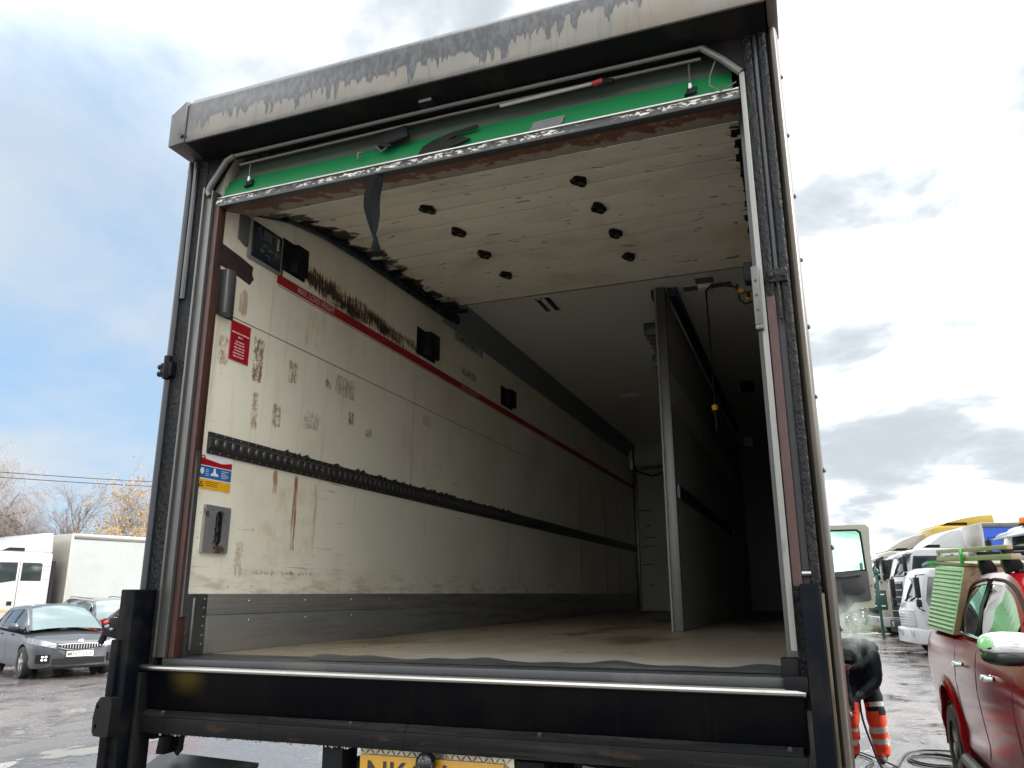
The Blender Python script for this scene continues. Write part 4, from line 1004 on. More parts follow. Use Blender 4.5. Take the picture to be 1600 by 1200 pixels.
mb = MB(); o = [(-1.335, 3.392), (-1.20, 3.395), (-1.10, 3.42), (-1.14, 3.44), (-1.20, 3.437), (-1.16, 3.455), (-1.07, 3.465), (-1.075, 3.48), (-1.18, 3.47), (-1.27, 3.45), (-1.31, 3.43)]
mb.plate(o, [], lambda u, v, w: (u, YF + .017 - w + (v - 3.39) * .1, v), .006); mb.build('latch_plate', 'rubber', door, bevel=.001)
mb = MB(); mb.tube([(-1.52, YF + .0, 3.47), (-1.49, YF - .004, 3.435), (-1.47, YF + .0, 3.452)], .004, 6); mb.build('latch_wire', 'steel', door); mb = MB(); mb.tube([(-1.61, YF + .008, 3.43), (-1.605, YF + .002, 3.455), (-1.595, YF + .01, 3.46)], .005, 6); mb.build('latch_wire', 'steel', door)
# overhead shutter tracks
mb = MB(); mb.tube([(XL + .022, 2.62, 3.40), (XL + .022, 2.80, 3.455), (XL + .022, 3.0, 3.52), (XL + .022, 3.3, 3.572), (XL + .022, 3.7, 3.60), (XL + .022, 5.05, 3.640)], .026, 8); mb.build('shutter_track', 'screen', lorry)
mb = MB(); mb.tube([(XR - .022, 2.62, 3.40), (XR - .022, 2.80, 3.47), (XR - .022, 3.0, 3.54), (XR - .022, 3.3, 3.59), (XR - .022, 5.05, 3.655)], .022, 8); mb.build('shutter_track', 'plastic', lorry)
mb = MB(); mb.box(XL + .03, XL + .20, 4.62, 4.70, 3.60, 3.63); mb.box(XL + .05, XL + .12, 4.78, 4.90, 3.585, 3.62); mb.obox((XL + .13, 4.75, 3.612), (.10, .03, 0), (-.01, .02, 0), (0, 0, .01)); mb.build('track_bracket', 'plastic', lorry, bevel=.004)

# ------------------------------------------------------------------ sill, ramp panel, beam
mb = MB(); mb.box(-2.335, -.062, YF - .02, 2.76, 1.418, 1.449); mb.build('sill_plate', 'mat', lorry, bevel=.004)
mb = MB(); mb.tube([(-2.468, YF + .01, 1.424), (-2.44, YF - .034, 1.421), (-2.35, YF - .038, 1.416), (-1.2, YF - .038, 1.413), (-.08, YF - .038, 1.411), (-.045, YF - .034, 1.411)], .0105, 10); mb.build('sill_edge', 'bright_steel', lorry)
mb = MB()                                                # wavy rubber strip on the sill
def mat_fn(u, v):
    x = -1.75 + 1.665 * u; b = .006 * math.sin(u * 21) + .004 * math.sin(u * 47 + 1)
    return (x, YF + .06 + v * .15, 1.450 + .010 * math.sin(math.pi * v) + b * (1 - abs(2 * v - 1)) + .002)
mb.grid(mat_fn, 80, 6); mb.build('sill_mat', 'mat', lorry)
mb = MB(); mb.box(-.105, -.057, YF - .012, YF + .05, 1.418, 1.50); mb.box(-.10, -.035, YF - .045, YF - .012, 1.412, 1.455); mb.build('sill_bracket', 'black_paint', lorry, bevel=.004)
mb = MB(); mb.prism([(YF - .03, 1.405), (YF + .0, 1.405), (YF + .0, 1.268), (YF - .010, 1.268)], 'x', -2.43, -.05); mb.build('ramp_panel', 'navy_panel', lorry, bevel=.003)
mb = MB(); mb.prism([(YF - .04, 1.247), (YF - .012, 1.267), (YF + .06, 1.267), (YF + .06, 1.247)], 'x', -2.395, -.065); lg = mb.build('beam_ledge', 'beam', lorry)
for x in (-2.30, -1.50, -.83, -.10):
    mb = MB(); mb.cyl((x, YF - .028, 1.259), (x, YF - .020, 1.263), .0065, 10); mb.build('ledge_bolt', 'steel', lg)
mb = MB(); mb.box(-2.45, -.055, YF - .04, YF + .08, 1.190, 1.2465); bm_ = mb.build('rear_beam', 'beam', lorry, bevel=.004)
mb = MB(); random.seed(9)
for k in range(120):
    x = random.uniform(-2.3, -1.5); r = random.uniform(.0025, .005); mb.ball((x, YF - .035 + random.random() * .06, 1.188), r, r, r * 1.5, 6, 5)
mb.build('water_drops', 'lens', bm_, kind='stuff')
mb = MB(); mb.box(-2.43, -.05, 2.58, 2.70, 1.23, 1.41); mb.build('rear_crossmember', 'black_paint', lorry)

# --- tail lift columns
mb = MB(); mb.box(-2.482, -2.413, YF - .11, YF - .002, 1.0, 1.702); lc = mb.build('lift_column', 'navy_steel', lorry, bevel=.004); lc['label'] = 'left tail lift column'
mb = MB(); mb.box(-2.486, -2.452, YF - .125, YF - .105, 1.0, 1.52); mb.build('column_flange', 'navy_steel', lc, bevel=.003)
mb = MB(); mb.box(-2.411, -2.39, YF - .06, YF + .02, 1.0, 1.40); mb.build('column_web', 'black_paint', lc, bevel=.004)
mb = MB(); o = [(-2.565 + .0, 1.205), (-2.555, 1.190), (-2.485, 1.186), (-2.475, 1.20), (-2.472, 1.30), (-2.480, 1.318), (-2.535, 1.322), (-2.558, 1.30), (-2.568, 1.25)]
hs = [[(-2.548 + .007 * math.cos(t), z + .008 * math.sin(t)) for t in np.linspace(0, 2 * math.pi, 10, endpoint=False)] for z in (1.222, 1.288)]
mb.plate(o, hs, lambda u, v, w: (u * .85 - .315, YF - .155 + w, v), .045); mb.build('rubber_buffer', 'rubber', lorry, bevel=0)
mb = MB(); mb.box(-2.52, -2.49, YF - .09, YF - .05, 1.60, 1.608); mb.box(-2.555, -2.497, YF - .08, YF - .03, 1.525, 1.597); mb.obox((-2.548, YF - .06, 1.545), (.03, 0, -.006), (0, .012, 0), (.005, 0, .02)); mb.obox((-2.588, YF - .06, 1.54), (.012, 0, .028), (0, .008, 0), (.010, 0, -.004)); mb.obox((-2.573, YF - .06, 1.575), (.028, 0, .012), (0, .010, 0), (-.004, 0, .008)); mb.obox((-2.600, YF - .06, 1.512), (.008, 0, .012), (0, .006, 0), (.012, 0, -.004))
bl = mb.build('broken_lamp', 'plastic', lorry, bevel=.003)
mb = MB(); mb.ball((-2.562, YF - .078, 1.565), .014, .01, .008, 8, 5); mb.ball((-2.535, YF - .083, 1.555), .010, .008, .006, 8, 5); mb.build('broken_lens', 'lens', bl)
mb = MB(); mb.ball((-2.572, YF - .077, 1.580), .014, .008, .008, 8, 5); mb.build('broken_red_lens', 'red_lens', bl)
mb = MB(); mb.box(-.034, .018, YF - .045, YF - .003, 1.0, 1.706); rcn = mb.build('lift_column', 'navy_steel', lorry, bevel=.003); rcn['label'] = 'right tail lift column'
mb = MB(); mb.box(.0195, .030, YF - .02, YF + .03, .95, 1.68); mb.build('column_flange', M('scraped_edge', (.10, .085, .055), .35, .6, layers=[((.02, .02, .02), (12, 12, 2), .45, .6, .9)]), rcn, bevel=.002)
mb = MB(); mb.box(.032, .040, YF - .002, YF + .05, .95, 1.22); mb.box(.041, .052, YF - .0, YF + .05, .95, 1.20); mb.build('corner_foot', 'rust_paint', lorry, bevel=.002)
mb = MB(); mb.box(-.03, .014, YF - .07, YF - .046, 1.13, 1.185); mb.build('column_latch', 'rubber', rcn, bevel=.008)

# --- number plate, chequer plate, camera
mb = MB(); mb.box(-1.485, -.93, YF + .022, YF + .034, .98, 1.188); cq = mb.build('chequer_plate', 'chequer', lorry, bevel=.003)
mb = MB()
for i in range(28):
    for j in range(9):
        x = -1.475 + i * .0196; z = .995 + j * .022; s = 1 if (i + j) % 2 else -1
        c = Vector((x, YF + .0215, z)); d = Vector((.0098, 0, .0098 * s)); w = Vector((-.0022 * s, 0, .0022))
        mb.add([c - d, c - w, c + d, c + w, c + Vector((0, -.003, 0))], [(0, 1, 4), (1, 2, 4), (2, 3, 4), (3, 0, 4)])
mb.build('chequer_bars', 'chequer', cq, smooth=0, kind='stuff')
mb = MB(); mb.box(-1.472, -.955, YF - .002, YF + .008, 1.055, 1.166); npz = mb.build('number_plate', 'plate_yellow', lorry, bevel=.006)
lettering('plate_lettering', 'NK6', 'black_print', npz, (-1.440, YF - .0035, 1.071), (1, 0, 0), UZ, .079, .200, .012)
lettering('plate_lettering', 'L', 'black_print', npz, (-1.165, YF - .0035, 1.071), (1, 0, 0), UZ, .079, .045, .012)
mb = MB(); mb.ball((-1.212, YF - .03, 1.158), .034, .034, .034, 20, 12); mb.box(-1.228, -1.196, YF - .05, YF - .002, 1.08, 1.135)
cmr = mb.build('reversing_camera', M('gloss_black', (.006, .0065, .007), .12), lorry)
mb = MB(); mb.ball((-1.218, YF - .056, 1.140), .013, .010, .012, 12, 8); mb.build('camera_lens', 'lens', cmr)
# --- underneath
mb = MB(); mb.box(-1.62, -1.54, YF + .0, YF + .10, .90, 1.19); mb.build('plate_bracket', 'black_paint', lorry, bevel=.004)
mb = MB(); mb.box(-.925, -.83, YF + .02, YF + .12, .90, 1.175); mb.build('plate_bracket', 'black_paint', lorry, bevel=.004)
mb = MB(); mb.prism([(-2.435, 1.19), (-2.375, 1.19), (-2.385, 1.115), (-2.412, 1.085), (-2.452, 1.085)], 'y', YF + .12, YF + .20); mb.build('lift_arm_bracket', 'black_paint', lorry, bevel=.004)
mb = MB(); mb.tube([(-2.365, YF + .16, 1.19), (-2.367, YF + .16, 1.10), (-2.378, YF + .15, 1.085)], .011, 8); mb.build('hanging_rod', 'rubber', lorry)
mb = MB(); mb.add([(-2.56, YF - .06, .93), (-2.05, YF - .06, .90), (-2.04, YF + .22, 1.062), (-2.52, YF + .24, 1.070), (-2.56, YF - .06, .915), (-2.05, YF - .06, .885), (-2.04, YF + .22, 1.05), (-2.52, YF + .24, 1.055)], [(0, 1, 2, 3), (7, 6, 5, 4), (0, 4, 5, 1), (1, 5, 6, 2), (2, 6, 7, 3), (3, 7, 4, 0)])
mb.build('folded_platform', M('dusty_black_plate', (.03, .033, .038), .45, layers=[((.10, .10, .105), (9, 4, 9), .5, .7, .6)]), lorry)
mb = MB(); mb.box(-1.65, -1.53, 2.72, 12.4, .82, 1.10); mb.box(-.90, -.78, 2.72, 12.4, .82, 1.10); mb.build('chassis_rail', 'black_paint', lorry, bevel=.005)
mb = MB(); mb.box(-1.45, -.55, 3.0, 3.5, .70, 1.15); mb.box(-.75, -.15, 2.9, 3.6, .72, 1.16); mb.build('underrun_tank', 'black_paint', lorry, bevel=.03)
mb = MB(); mb.prism([(-.77, .95), (-.66, .95), (-.64, 1.165), (-.71, 1.175)], 'y', YF + .03, YF + .06); mb.build('mud_bracket', 'steel', lorry, bevel=.003)
mb = MB(); mb.tube([(-.74, YF + .1, 1.19), (-.75, YF + .1, 1.10), (-.70, YF + .1, 1.02)], .012, 8); mb.build('air_hose', 'rubber', lorry)
for yy in (7.0, 8.35, 12.6):
    for x, s in ((-2.22, -1), (-.20, 1)): wheel(lorry, yy, x, .48, .30, s, 10, 'steel', along_y=True)
    mb = MB(); mb.cyl((-2.2, yy, .48), (-.2, yy, .48), .08, 14); mb.build('axle', 'black_paint', lorry)

# --- tractor cab at the far front and its open door
mb = MB(); mb.prism([(11.75, .75), (13.9, .75), (13.98, 1.5), (13.75, 2.95), (13.5, 3.05), (11.75, 3.05)], 'x', -2.42, .03); mb.build('cab', 'cab_white', lorry, bevel=.06)
YD = 12.60
fd = lambda u, v, w: (u, YD + w, v)
outer = [(.10, 2.64), (.80, 2.64), (.845, 2.60), (.835, 2.30), (.825, 1.60), (.80, 1.475), (.62, 1.47), (.50, 1.43), (.40, 1.34), (.33, 1.22), (.30, 1.10), (.10, 1.10)]
hole = [(.16, 2.575), (.68, 2.575), (.735, 2.53), (.755, 1.98), (.16, 1.93)]
mb = MB(); mb.plate(outer, [hole], fd, .05); cdoor = mb.build('cab_door', 'cab_cream', lorry, bevel=0)
mb = MB(); o2 = [(p[0], p[1]) for p in hole]; i2 = [(.185, 2.55), (.67, 2.55), (.708, 2.515), (.728, 2.005), (.185, 1.96)]; mb.plate(o2, [i2], lambda u, v, w: (u, YD - .012 + w, v), .03); mb.build('window_seal', 'rubber', cdoor)
mb = MB(); mb.plate(i2, [], lambda u, v, w: (u, YD + .008 + w, v), .005); mb.build('door_window', 'glass_green', cdoor)
mb = MB(); mb.plate([(.16, 1.955), (.765, 1.985), (.772, 1.60), (.755, 1.575), (.55, 1.55), (.42, 1.42), (.16, 1.30)], [], lambda u, v, w: (u, YD - .022 + w, v), .02); dt = mb.build('door_trim', 'trim_dark', cdoor, bevel=.006)
mb = MB(); mb.plate([(.40, 1.83), (.62, 1.85), (.69, 1.81), (.70, 1.70), (.62, 1.66), (.42, 1.66)], [], lambda u, v, w: (u, YD - .036 + w, v), .014); mb.tube([(.30, YD - .045, 1.90), (.45, YD - .06, 1.90), (.66, YD - .045, 1.93)], .016, 8); mb.build('door_pocket', M('dark_pocket', (.02, .02, .024), .6), dt, bevel=.004)
mb = MB(); mb.ball((.795, YD - .004, 1.78), .010, .006, .014, 10, 6); mb.build('door_latch', 'black_print', cdoor)

# ================================================================== VEHICLES
def greenhouse(root, top, belt, screen, roof, rear, panes, paint, side_glass, front_glass, chrome=True, pane_names=True):
    """glazed upper body: top / belt = (x, half width, z) control points; x runs from tail to nose"""
    top = sorted(top); belt = sorted(belt)
    T = lambda x: (float(catmull([p[0] for p in top], [p[1] for p in top], x)), float(catmull([p[0] for p in top], [p[2] for p in top], x)))
    B = lambda x: (float(catmull([p[0] for p in belt], [p[1] for p in belt], x)), float(catmull([p[0] for p in belt], [p[2] for p in belt], x)))
    def over(a, b, w, lift):
        def f(u, v):
            x = a + (b - a) * u; q = (2 * v - 1); hw, z = T(x)
            return (x, q * hw * w, z + 0.045 * (1 - q * q) + lift)
        return f
    mb = MB(); mb.grid(over(*roof, 1.0, 0), 14, 10); mb.build('roof', paint, root, smooth=60)
    mb = MB(); mb.grid(over(*screen, .93, .002), 12, 10); mb.build('windscreen', front_glass, root, smooth=60)
    mb = MB(); mb.grid(over(*rear, .90, .002), 10, 8); mb.build('rear_window', side_glass, root, smooth=60)
    def S(x, k, s):
        hw, z = T(x); hb, zb = B(x)
        c = math.sin(math.pi * min(max(k, 0), 1)) * .025
        return (x, s * (hw + (hb - hw) * k + c), z + (zb - z) * k)
    xs = np.linspace(top[0][0], top[-1][0], 50)
    for s in (-1, 1):
        mb = MB()
        for a, b in zip(xs, xs[1:]):
            def kk(x):
                hw, z = T(x); hb, zb = B(x); h = max(z - zb, .001); return min(.075 / h, 1.0)
            mb.quad(S(a, 0, s), S(b, 0, s), S(b, kk(b), s), S(a, kk(a), s))
    # A pillars in front of the screen edges
        for (a, b, w) in ((screen[0], screen[1], .93), (rear[0], rear[1], .90)):
            q = np.linspace(a, b, 9)
            for c, d in zip(q, q[1:]):
                hc, zc = T(c); hd_, zd = T(d)
                mb.quad((c, s * hc, zc), (d, s * hd_, zd), (d, s * hd_ * w, zd + .008), (c, s * hc * w, zc + .008))
        mb.build('window_frame', paint, root, smooth=60, recalc=False)
    for s in (-1, 1):
        for (a, b) in panes:
            q = np.linspace(a, b, 12); mb = MB()
            for c, d in zip(q, q[1:]):
                def kt(x):
                    hw, z = T(x); hb, zb = B(x); h = max(z - zb, .001); return min(.07 / h, .97)
                P = [S(c, kt(c), s), S(d, kt(d), s), S(d, (kt(d) + 1) / 2, s), S(c, (kt(c) + 1) / 2, s), S(c, 1, s), S(d, 1, s)]
                P = [(p[0], p[1] - s * .006, p[2]) for p in P]
                mb.add(P, [(0, 1, 2, 3), (3, 2, 5, 4)])
            mb.build('side_window', side_glass, root, smooth=60, recalc=False)
        for (a, b) in zip(panes, panes[1:]):
            x0, x1 = sorted((a[1], b[0])) if a[1] <= b[0] else (b[1], a[0])
            mb = MB(); q = [x0 - .01, x1 + .01]
            mb.add([S(q[0], .02, s), S(q[1], .02, s), S(q[1], .5, s), S(q[0], .5, s), S(q[1], 1, s), S(q[0], 1, s)], [(0, 1, 2, 3), (3, 2, 4, 5)])
            mb.build('pillar', 'plastic', root, recalc=False)
    return S, T, B


def seams(body, root, xs, z0, z1, name='door_gap', mat='black_print'):
    for x in xs:
        mb = MB()
        for s in (-1, 1):
            mb.tube([(x, s * (body.side(x, z) - .001), z) for z in np.linspace(z0, z1, 12)], .004, 6)
        mb.build(name, mat, root)


# ------------------------------------------------------------------ red pickup beside the lorry
pk = thing('pickup_truck', 'wet dark red pickup with a tread plate canopy parked alongside the lorry', 'pickup', (1.94, 6.68, 0), rad(-90))
body = CarBody([(-2.62, .56, 1.27, .86), (-2.56, .50, 1.33, .915), (-2.2, .48, 1.34, .93), (-1.4, .46, 1.345, .935), (-.8, .45, 1.35, .935), (-.2, .45, 1.365, .935), (.6, .45, 1.36, .935), (1.3, .45, 1.33, .935), (1.9, .45, 1.24, .92), (2.4, .46, 1.12, .86), (2.62, .5, 1.0, .70)],
               [(0, 0), (.80, 0), (.95, .03), (.975, .10), (.965, .24), (.985, .42), (1.0, .62), (.992, .78), (.975, .88), (.95, .955), (.90, .99), (.6, 1.0), (0, 1.01)])
mb = MB(); body.mesh(mb, 60); pb = mb.build('body', 'pickup_red', pk, smooth=40)
cut_arches(pb, [(-1.42, .42), (1.73, .42)], .49, .93)
for x in (-1.42, 1.73):
    for s in (-1, 1):
        mb = MB(); ta = np.linspace(math.radians(-8), math.radians(188), 30)
        P = []
        for t in ta:
            cx, cz = x + .505 * math.cos(t), .42 + .505 * math.sin(t); cz = max(cz, .36)
            hw = body.side(min(max(cx, -2.5), 2.5), max(cz, .5)); P.append((cx, s * (hw - .004), cz))
        # flared lip: an outer and an inner curve with a raised ridge
        for k in range(len(P) - 1):
            def ringp(i):
                cx, y, cz = P[i]; dx, dz = (cx - x), (cz - .42); L = math.hypot(dx, dz); dx /= L; dz /= L
                return [(cx + dx * .085, y, cz + dz * .085), (cx + dx * .045, y + s * .030, cz + dz * .045), (cx + dx * .005, y + s * .042, cz + dz * .005), (cx - dx * .018, y + s * .034, cz - dz * .018), (cx - dx * .016, y - s * .05, cz - dz * .016)]
            a, b = ringp(k), ringp(k + 1)
            for j in range(4): mb.quad(a[j], a[j + 1], b[j + 1], b[j])
        mb.build('wheel_arch', 'pickup_red', pk, smooth=50)
        mb = MB(); mb.lathe([(.12, -.02), (.492, -.02), (.492, .0), (.12, .0)], (x, s * .62, .42), 'y', 24); mb.build('arch_liner', 'rubber', pk)
        wheel(pk, x, s * .80, .385, .26, s, 6, M('dark_alloy', (.30, .29, .28), .35, .8, layers=[((.10, .09, .08), (9, 9, 9), .5, .65, .7)]), tread=True)
seams(body, pk, (-.80, .10, 1.20), .52, 1.33)
for s in (-1, 1):
    mb = MB(); mb.tube([(x, s * (body.side(x, .56) + .03), .43) for x in np.linspace(-.75, 1.15, 10)], .045, 10); mb.build('side_step', 'steel', pk)
# double cab upper body with tinted glass and a window frame
ptop = [(-.86, .80, 1.40), (-.80, .76, 1.60), (-.70, .725, 1.75), (-.45, .715, 1.80), (0, .715, 1.815), (.45, .71, 1.80), (.75, .715, 1.745), (1.1, .75, 1.58), (1.42, .80, 1.35)]
pbelt = [(-.90, .845, 1.375), (-.5, .87, 1.372), (0, .88, 1.368), (.8, .875, 1.358), (1.25, .86, 1.345), (1.45, .81, 1.33)]
S, T, B = greenhouse(pk, ptop, pbelt, (1.42, .76), (.78, -.66), (-.66, -.84), [(-.70, .02), (.14, 1.10)], 'pickup_red', 'glass_clear', 'glass_clear')
for s in (-1, 1):
    mb = MB(); mb.tube([(x, s * (B(x)[0] + .004), B(x)[1] + .006) for x in np.linspace(-.74, 1.25, 20)], .010, 6); mb.build('window_trim', 'chrome', pk)
for s in (-1, 1):
    for (a, b) in ((-.72, .04), (.12, 1.14)):
        mb = MB(); q = np.linspace(a, b, 14)
        top_ = [S(x, .10, s) for x in q]
        mb.tube([S(a, .98, s)] + top_ + [S(b, .98, s)], .013, 6); mb.build('window_seal', 'rubber', pk)
mb = MB(); mb.grid(lambda u, v: (-.8 + 2.1 * u, -.62 + 1.24 * v, 1.15), 2, 2); mb.box(-.78, -.74, -.68, .68, 1.1, 1.60); mb.build('cab_interior', 'trim_dark', pk)
for x in (.35, -.42):
    for s in (-1, 1):
        mb = MB(); mb.prism([(x - .05, 1.0), (x - .22, 1.50), (x - .14, 1.52), (x + .10, 1.05)], 'y', s * .40 - .24, s * .40 + .24); st_ = mb.build('seat', 'seatcloth', pk, bevel=.03)
        mb = MB(); mb.prism([(x - .235, 1.52), (x - .255, 1.68), (x - .17, 1.69), (x - .15, 1.53)], 'y', s * .40 - .13, s * .40 + .13); mb.build('headrest', 'seatcloth', st_, bevel=.025)
# handles with their dished recesses
for x in (-.50, .64):
    for s in (-1, 1):
        y = s * body.side(x, 1.14)
        mb = MB(); mb.lathe([(.001, 0), (.040, 0), (.044, .004 * s), (.038, .005 * s), (.001, .003 * s)], (x, y - s * .004, 1.135), 'y', 24); rc_ = mb.build('handle_recess', M('recess_red', (.12, .004, .01), .3, .3, coat=1.0), pk, smooth=60)
        mb = MB(); mb.tube([(x - .085, y + s * .004, 1.15), (x - .075, y + s * .034, 1.15), (x, y + s * .040, 1.152), (x + .075, y + s * .034, 1.15), (x + .085, y + s * .004, 1.15)], [.014, .019, .022, .019, .014], 10); mb.build('door_handle', 'chrome', pk)
# mirrors: chrome shell over a black housing
for s in (-1, 1):
    mb = MB(); mb.ball((1.98 - .0, s * 1.055, 1.425), .075, .135, .066, 24, 14, .75); mr = mb.build('wing_mirror', 'chrome', pk, smooth=60)
    mb = MB(); mb.ball((1.982, s * 1.052, 1.372), .078, .132, .045, 24, 12, .8); mb.tube([(1.96, s * .95, 1.36), (1.90, s * .86, 1.33)], .032, 10); mb.build('mirror_base', M('mirror_black', (.010, .010, .011), .18), mr, smooth=60)
# roof bars on feet
for x in (-.42, .40):
    mb = MB(); mb.box(x - .03, x + .03, -.72, .72, 1.955, 1.985); rb = mb.build('roof_bar', 'plastic', pk, bevel=.008)
    for s in (-1, 1):
        mb = MB(); mb.prism([(s * .70, 1.80), (s * .60, 1.835), (s * .60, 1.87), (s * .655, 1.955), (s * .71, 1.955), (s * .72, 1.87)], 'x', x - .045, x + .045); mb.build('bar_foot', 'plastic', rb, bevel=.01)
for x in (-.48, .35, .47):
    mb = MB(); mb.tube([(x, y, T(x)[1] + .045 * (1 - (y / T(x)[0]) ** 2) + .006) for y in np.linspace(-.64, .64, 14)], .014, 6); mb.build('roof_strap', 'rubber', pk)
# canopy: tread plate box with leaning sides, end plate, hinged lid and timber rails
def can_y(z): return .90 - (z - 1.345) * .30
x0, x1 = -2.42, -.87
for s in (-1, 1):
    mb = MB(); mb.prism([(s * can_y(1.345), 1.345), (s * (can_y(1.345) - .03), 1.345), (s * (can_y(1.86) - .03), 1.86), (s * can_y(1.86), 1.86)], 'x', x0, x1); cs_ = mb.build('canopy_side', 'chequer_alu', pk, bevel=.004)
    mb = MB(); nr, nc = 15, 34
    for r in range(nr):
        for c in range(nc):
            z = 1.365 + (r + .5) * .48 / nr; xx = x0 + .03 + (c + (.5 if r % 2 else 0)) * (x1 - x0 - .06) / nc
            y = s * (can_y(z) + .0008); dz = .0190; dx = .0125
            lean = Vector((0, -s * .30, 1)).normalized()
            C = Vector((xx, y, z))
            mb.add([C - lean * dz, C + Vector((dx, 0, 0)), C + lean * dz, C - Vector((dx, 0, 0)), C + Vector((0, s * .0125, -.003))], [(0, 1, 4), (1, 2, 4), (2, 3, 4), (3, 0, 4)])
    mb.build('tread_pattern', 'chequer_alu', cs_, smooth=0, kind='stuff')
mb = MB(); P = [(-can_y(1.345), 1.345), (can_y(1.345), 1.345), (can_y(1.86), 1.86), (-can_y(1.86), 1.86)]
mb.add([(x1 + .002, y, z) for y, z in P] + [(x1 + .03 - (z - 1.345) * .0, y, z) for y, z in P], [(0, 1, 2, 3), (7, 6, 5, 4), (0, 4, 5, 1), (1, 5, 6, 2), (2, 6, 7, 3), (3, 7, 4, 0)])
ce = mb.build('canopy_end', 'brown_plate', pk, bevel=.003)
mb = MB()
for i in range(22):
    for j in range(8):
        y = -.86 + i * .081; z = 1.37 + j * .062
        if abs(y) > can_y(z) - .04: continue
        sg = 1 if (i + j) % 2 else -1; c = Vector((x1 + .031, y, z)); d = Vector((0, .026, .022 * sg)); w = Vector((0, -.005 * sg, .006))
        mb.add([c - d, c - w, c + d, c + w, c + Vector((.005, 0, 0))], [(0, 1, 4), (1, 2, 4), (2, 3, 4), (3, 0, 4)])
mb.build('tread_pattern', 'brown_plate', ce, smooth=0, kind='stuff')
mb = MB(); mb.add([(x0 - .002, y, z) for y, z in P] + [(x0 - .03, y, z) for y, z in P], [(0, 1, 2, 3), (7, 6, 5, 4), (0, 4, 5, 1), (1, 5, 6, 2), (2, 6, 7, 3), (3, 7, 4, 0)]); mb.build('canopy_end', 'chequer_alu', pk)
mb = MB(); mb.box(x0 - .04, x1 + .04, -.755, .755, 1.862, 1.885); mb.build('canopy_roof', 'brown_plate', pk, bevel=.004)
mb = MB(); mb.prism([(x0 - .02, 1.892), (x0 - .62, 1.862), (x0 - .62, 1.832), (x0 - .02, 1.860)], 'y', -.80, .74); ld = mb.build('canopy_lid', 'green_clip', pk, bevel=.003)
mb = MB()
for k in range(8): mb.obox((x0 - .10 - k * .07, -.803, 1.874 - k * .0035), (.018, 0, -.012), (0, .003, 0), (.006, 0, .008))
mb.build('lid_pattern', 'dark_green', ld)
for y in (-.70, .68):
    mb = MB(); mb.box(x0 - .05, .75, y - .03, y + .03, 1.888, 1.925); mb.build('timber_rail', 'timber', pk, bevel=.004)
mb = MB(); mb.box(x0 + .02, .70, -.735, -.70, 1.955, 1.985); mb.build('timber_rail', 'timber', pk, bevel=.004)
mb = MB()
for x in (x0 + .05, -1.6, -.98): mb.box(x - .02, x + .02, -.728, -.70, 1.925, 1.955)
mb.build('rail_block', 'timber', pk)
mb = MB(); mb.prism([(x1 - .06, 1.87), (x1 + .0, 1.87), (x1 + .01, 1.96), (x1 - .02, 2.0), (x1 - .05, 1.99)], 'y', -.765, -.74); mb.build('rail_clip', 'green_clip', pk, bevel=.003)
# the canopy and its rails rise slightly towards the tail
def lift(o):
    if o.name.split('.')[0] in ('canopy_side', 'canopy_end', 'canopy_roof', 'canopy_lid', 'timber_rail', 'rail_block', 'rail_clip', 'tread_pattern', 'lid_pattern'):
        for v in o.data.vertices:
            u = min(max((-.87 - v.co.x) / 1.55, -.45), 1.3)
            v.co.z += max(v.co.z - 1.345, 0) / .515 * (.025 + .065 * u)
        for c in o.children: lift(c)
for o in pk.children: lift(o)
# lights at both ends
for s in (-1, 1):
    mb = MB(); mb.prism([(s * .855, 1.24), (s * .76, 1.24), (s * .76, .88), (s * .865, .88)], 'x', -2.63, -2.50); mb.build('tail_light', 'red_lens', pk, bevel=.01)
    mb = MB(); mb.add([(2.30, s * .90, 1.02), (2.56, s * .66, .97), (2.60, s * .50, .86), (2.38, s * .89, .88), (2.22, s * .80, 1.0), (2.5, s * .5, .95), (2.5, s * .45, .85), (2.3, s * .8, .86)], [(0, 1, 2, 3), (7, 6, 5, 4), (0, 4, 5, 1), (1, 5, 6, 2), (2, 6, 7, 3), (3, 7, 4, 0)]); mb.build('headlight', 'lens', pk, bevel=.01)
mb = MB(); mb.box(2.52, 2.66, -.42, .42, .78, 1.0); mb.build('grille', 'plastic', pk, bevel=.02)
mb = MB(); mb.box(-2.72, -2.60, -.85, .85, .48, .64); mb.build('rear_bumper', 'chrome', pk, bevel=.02)
mb = MB(); mb.box(-2.62, -2.46, -.82, .82, .62, .80); mb.build('tailgate_sill', 'plastic', pk)


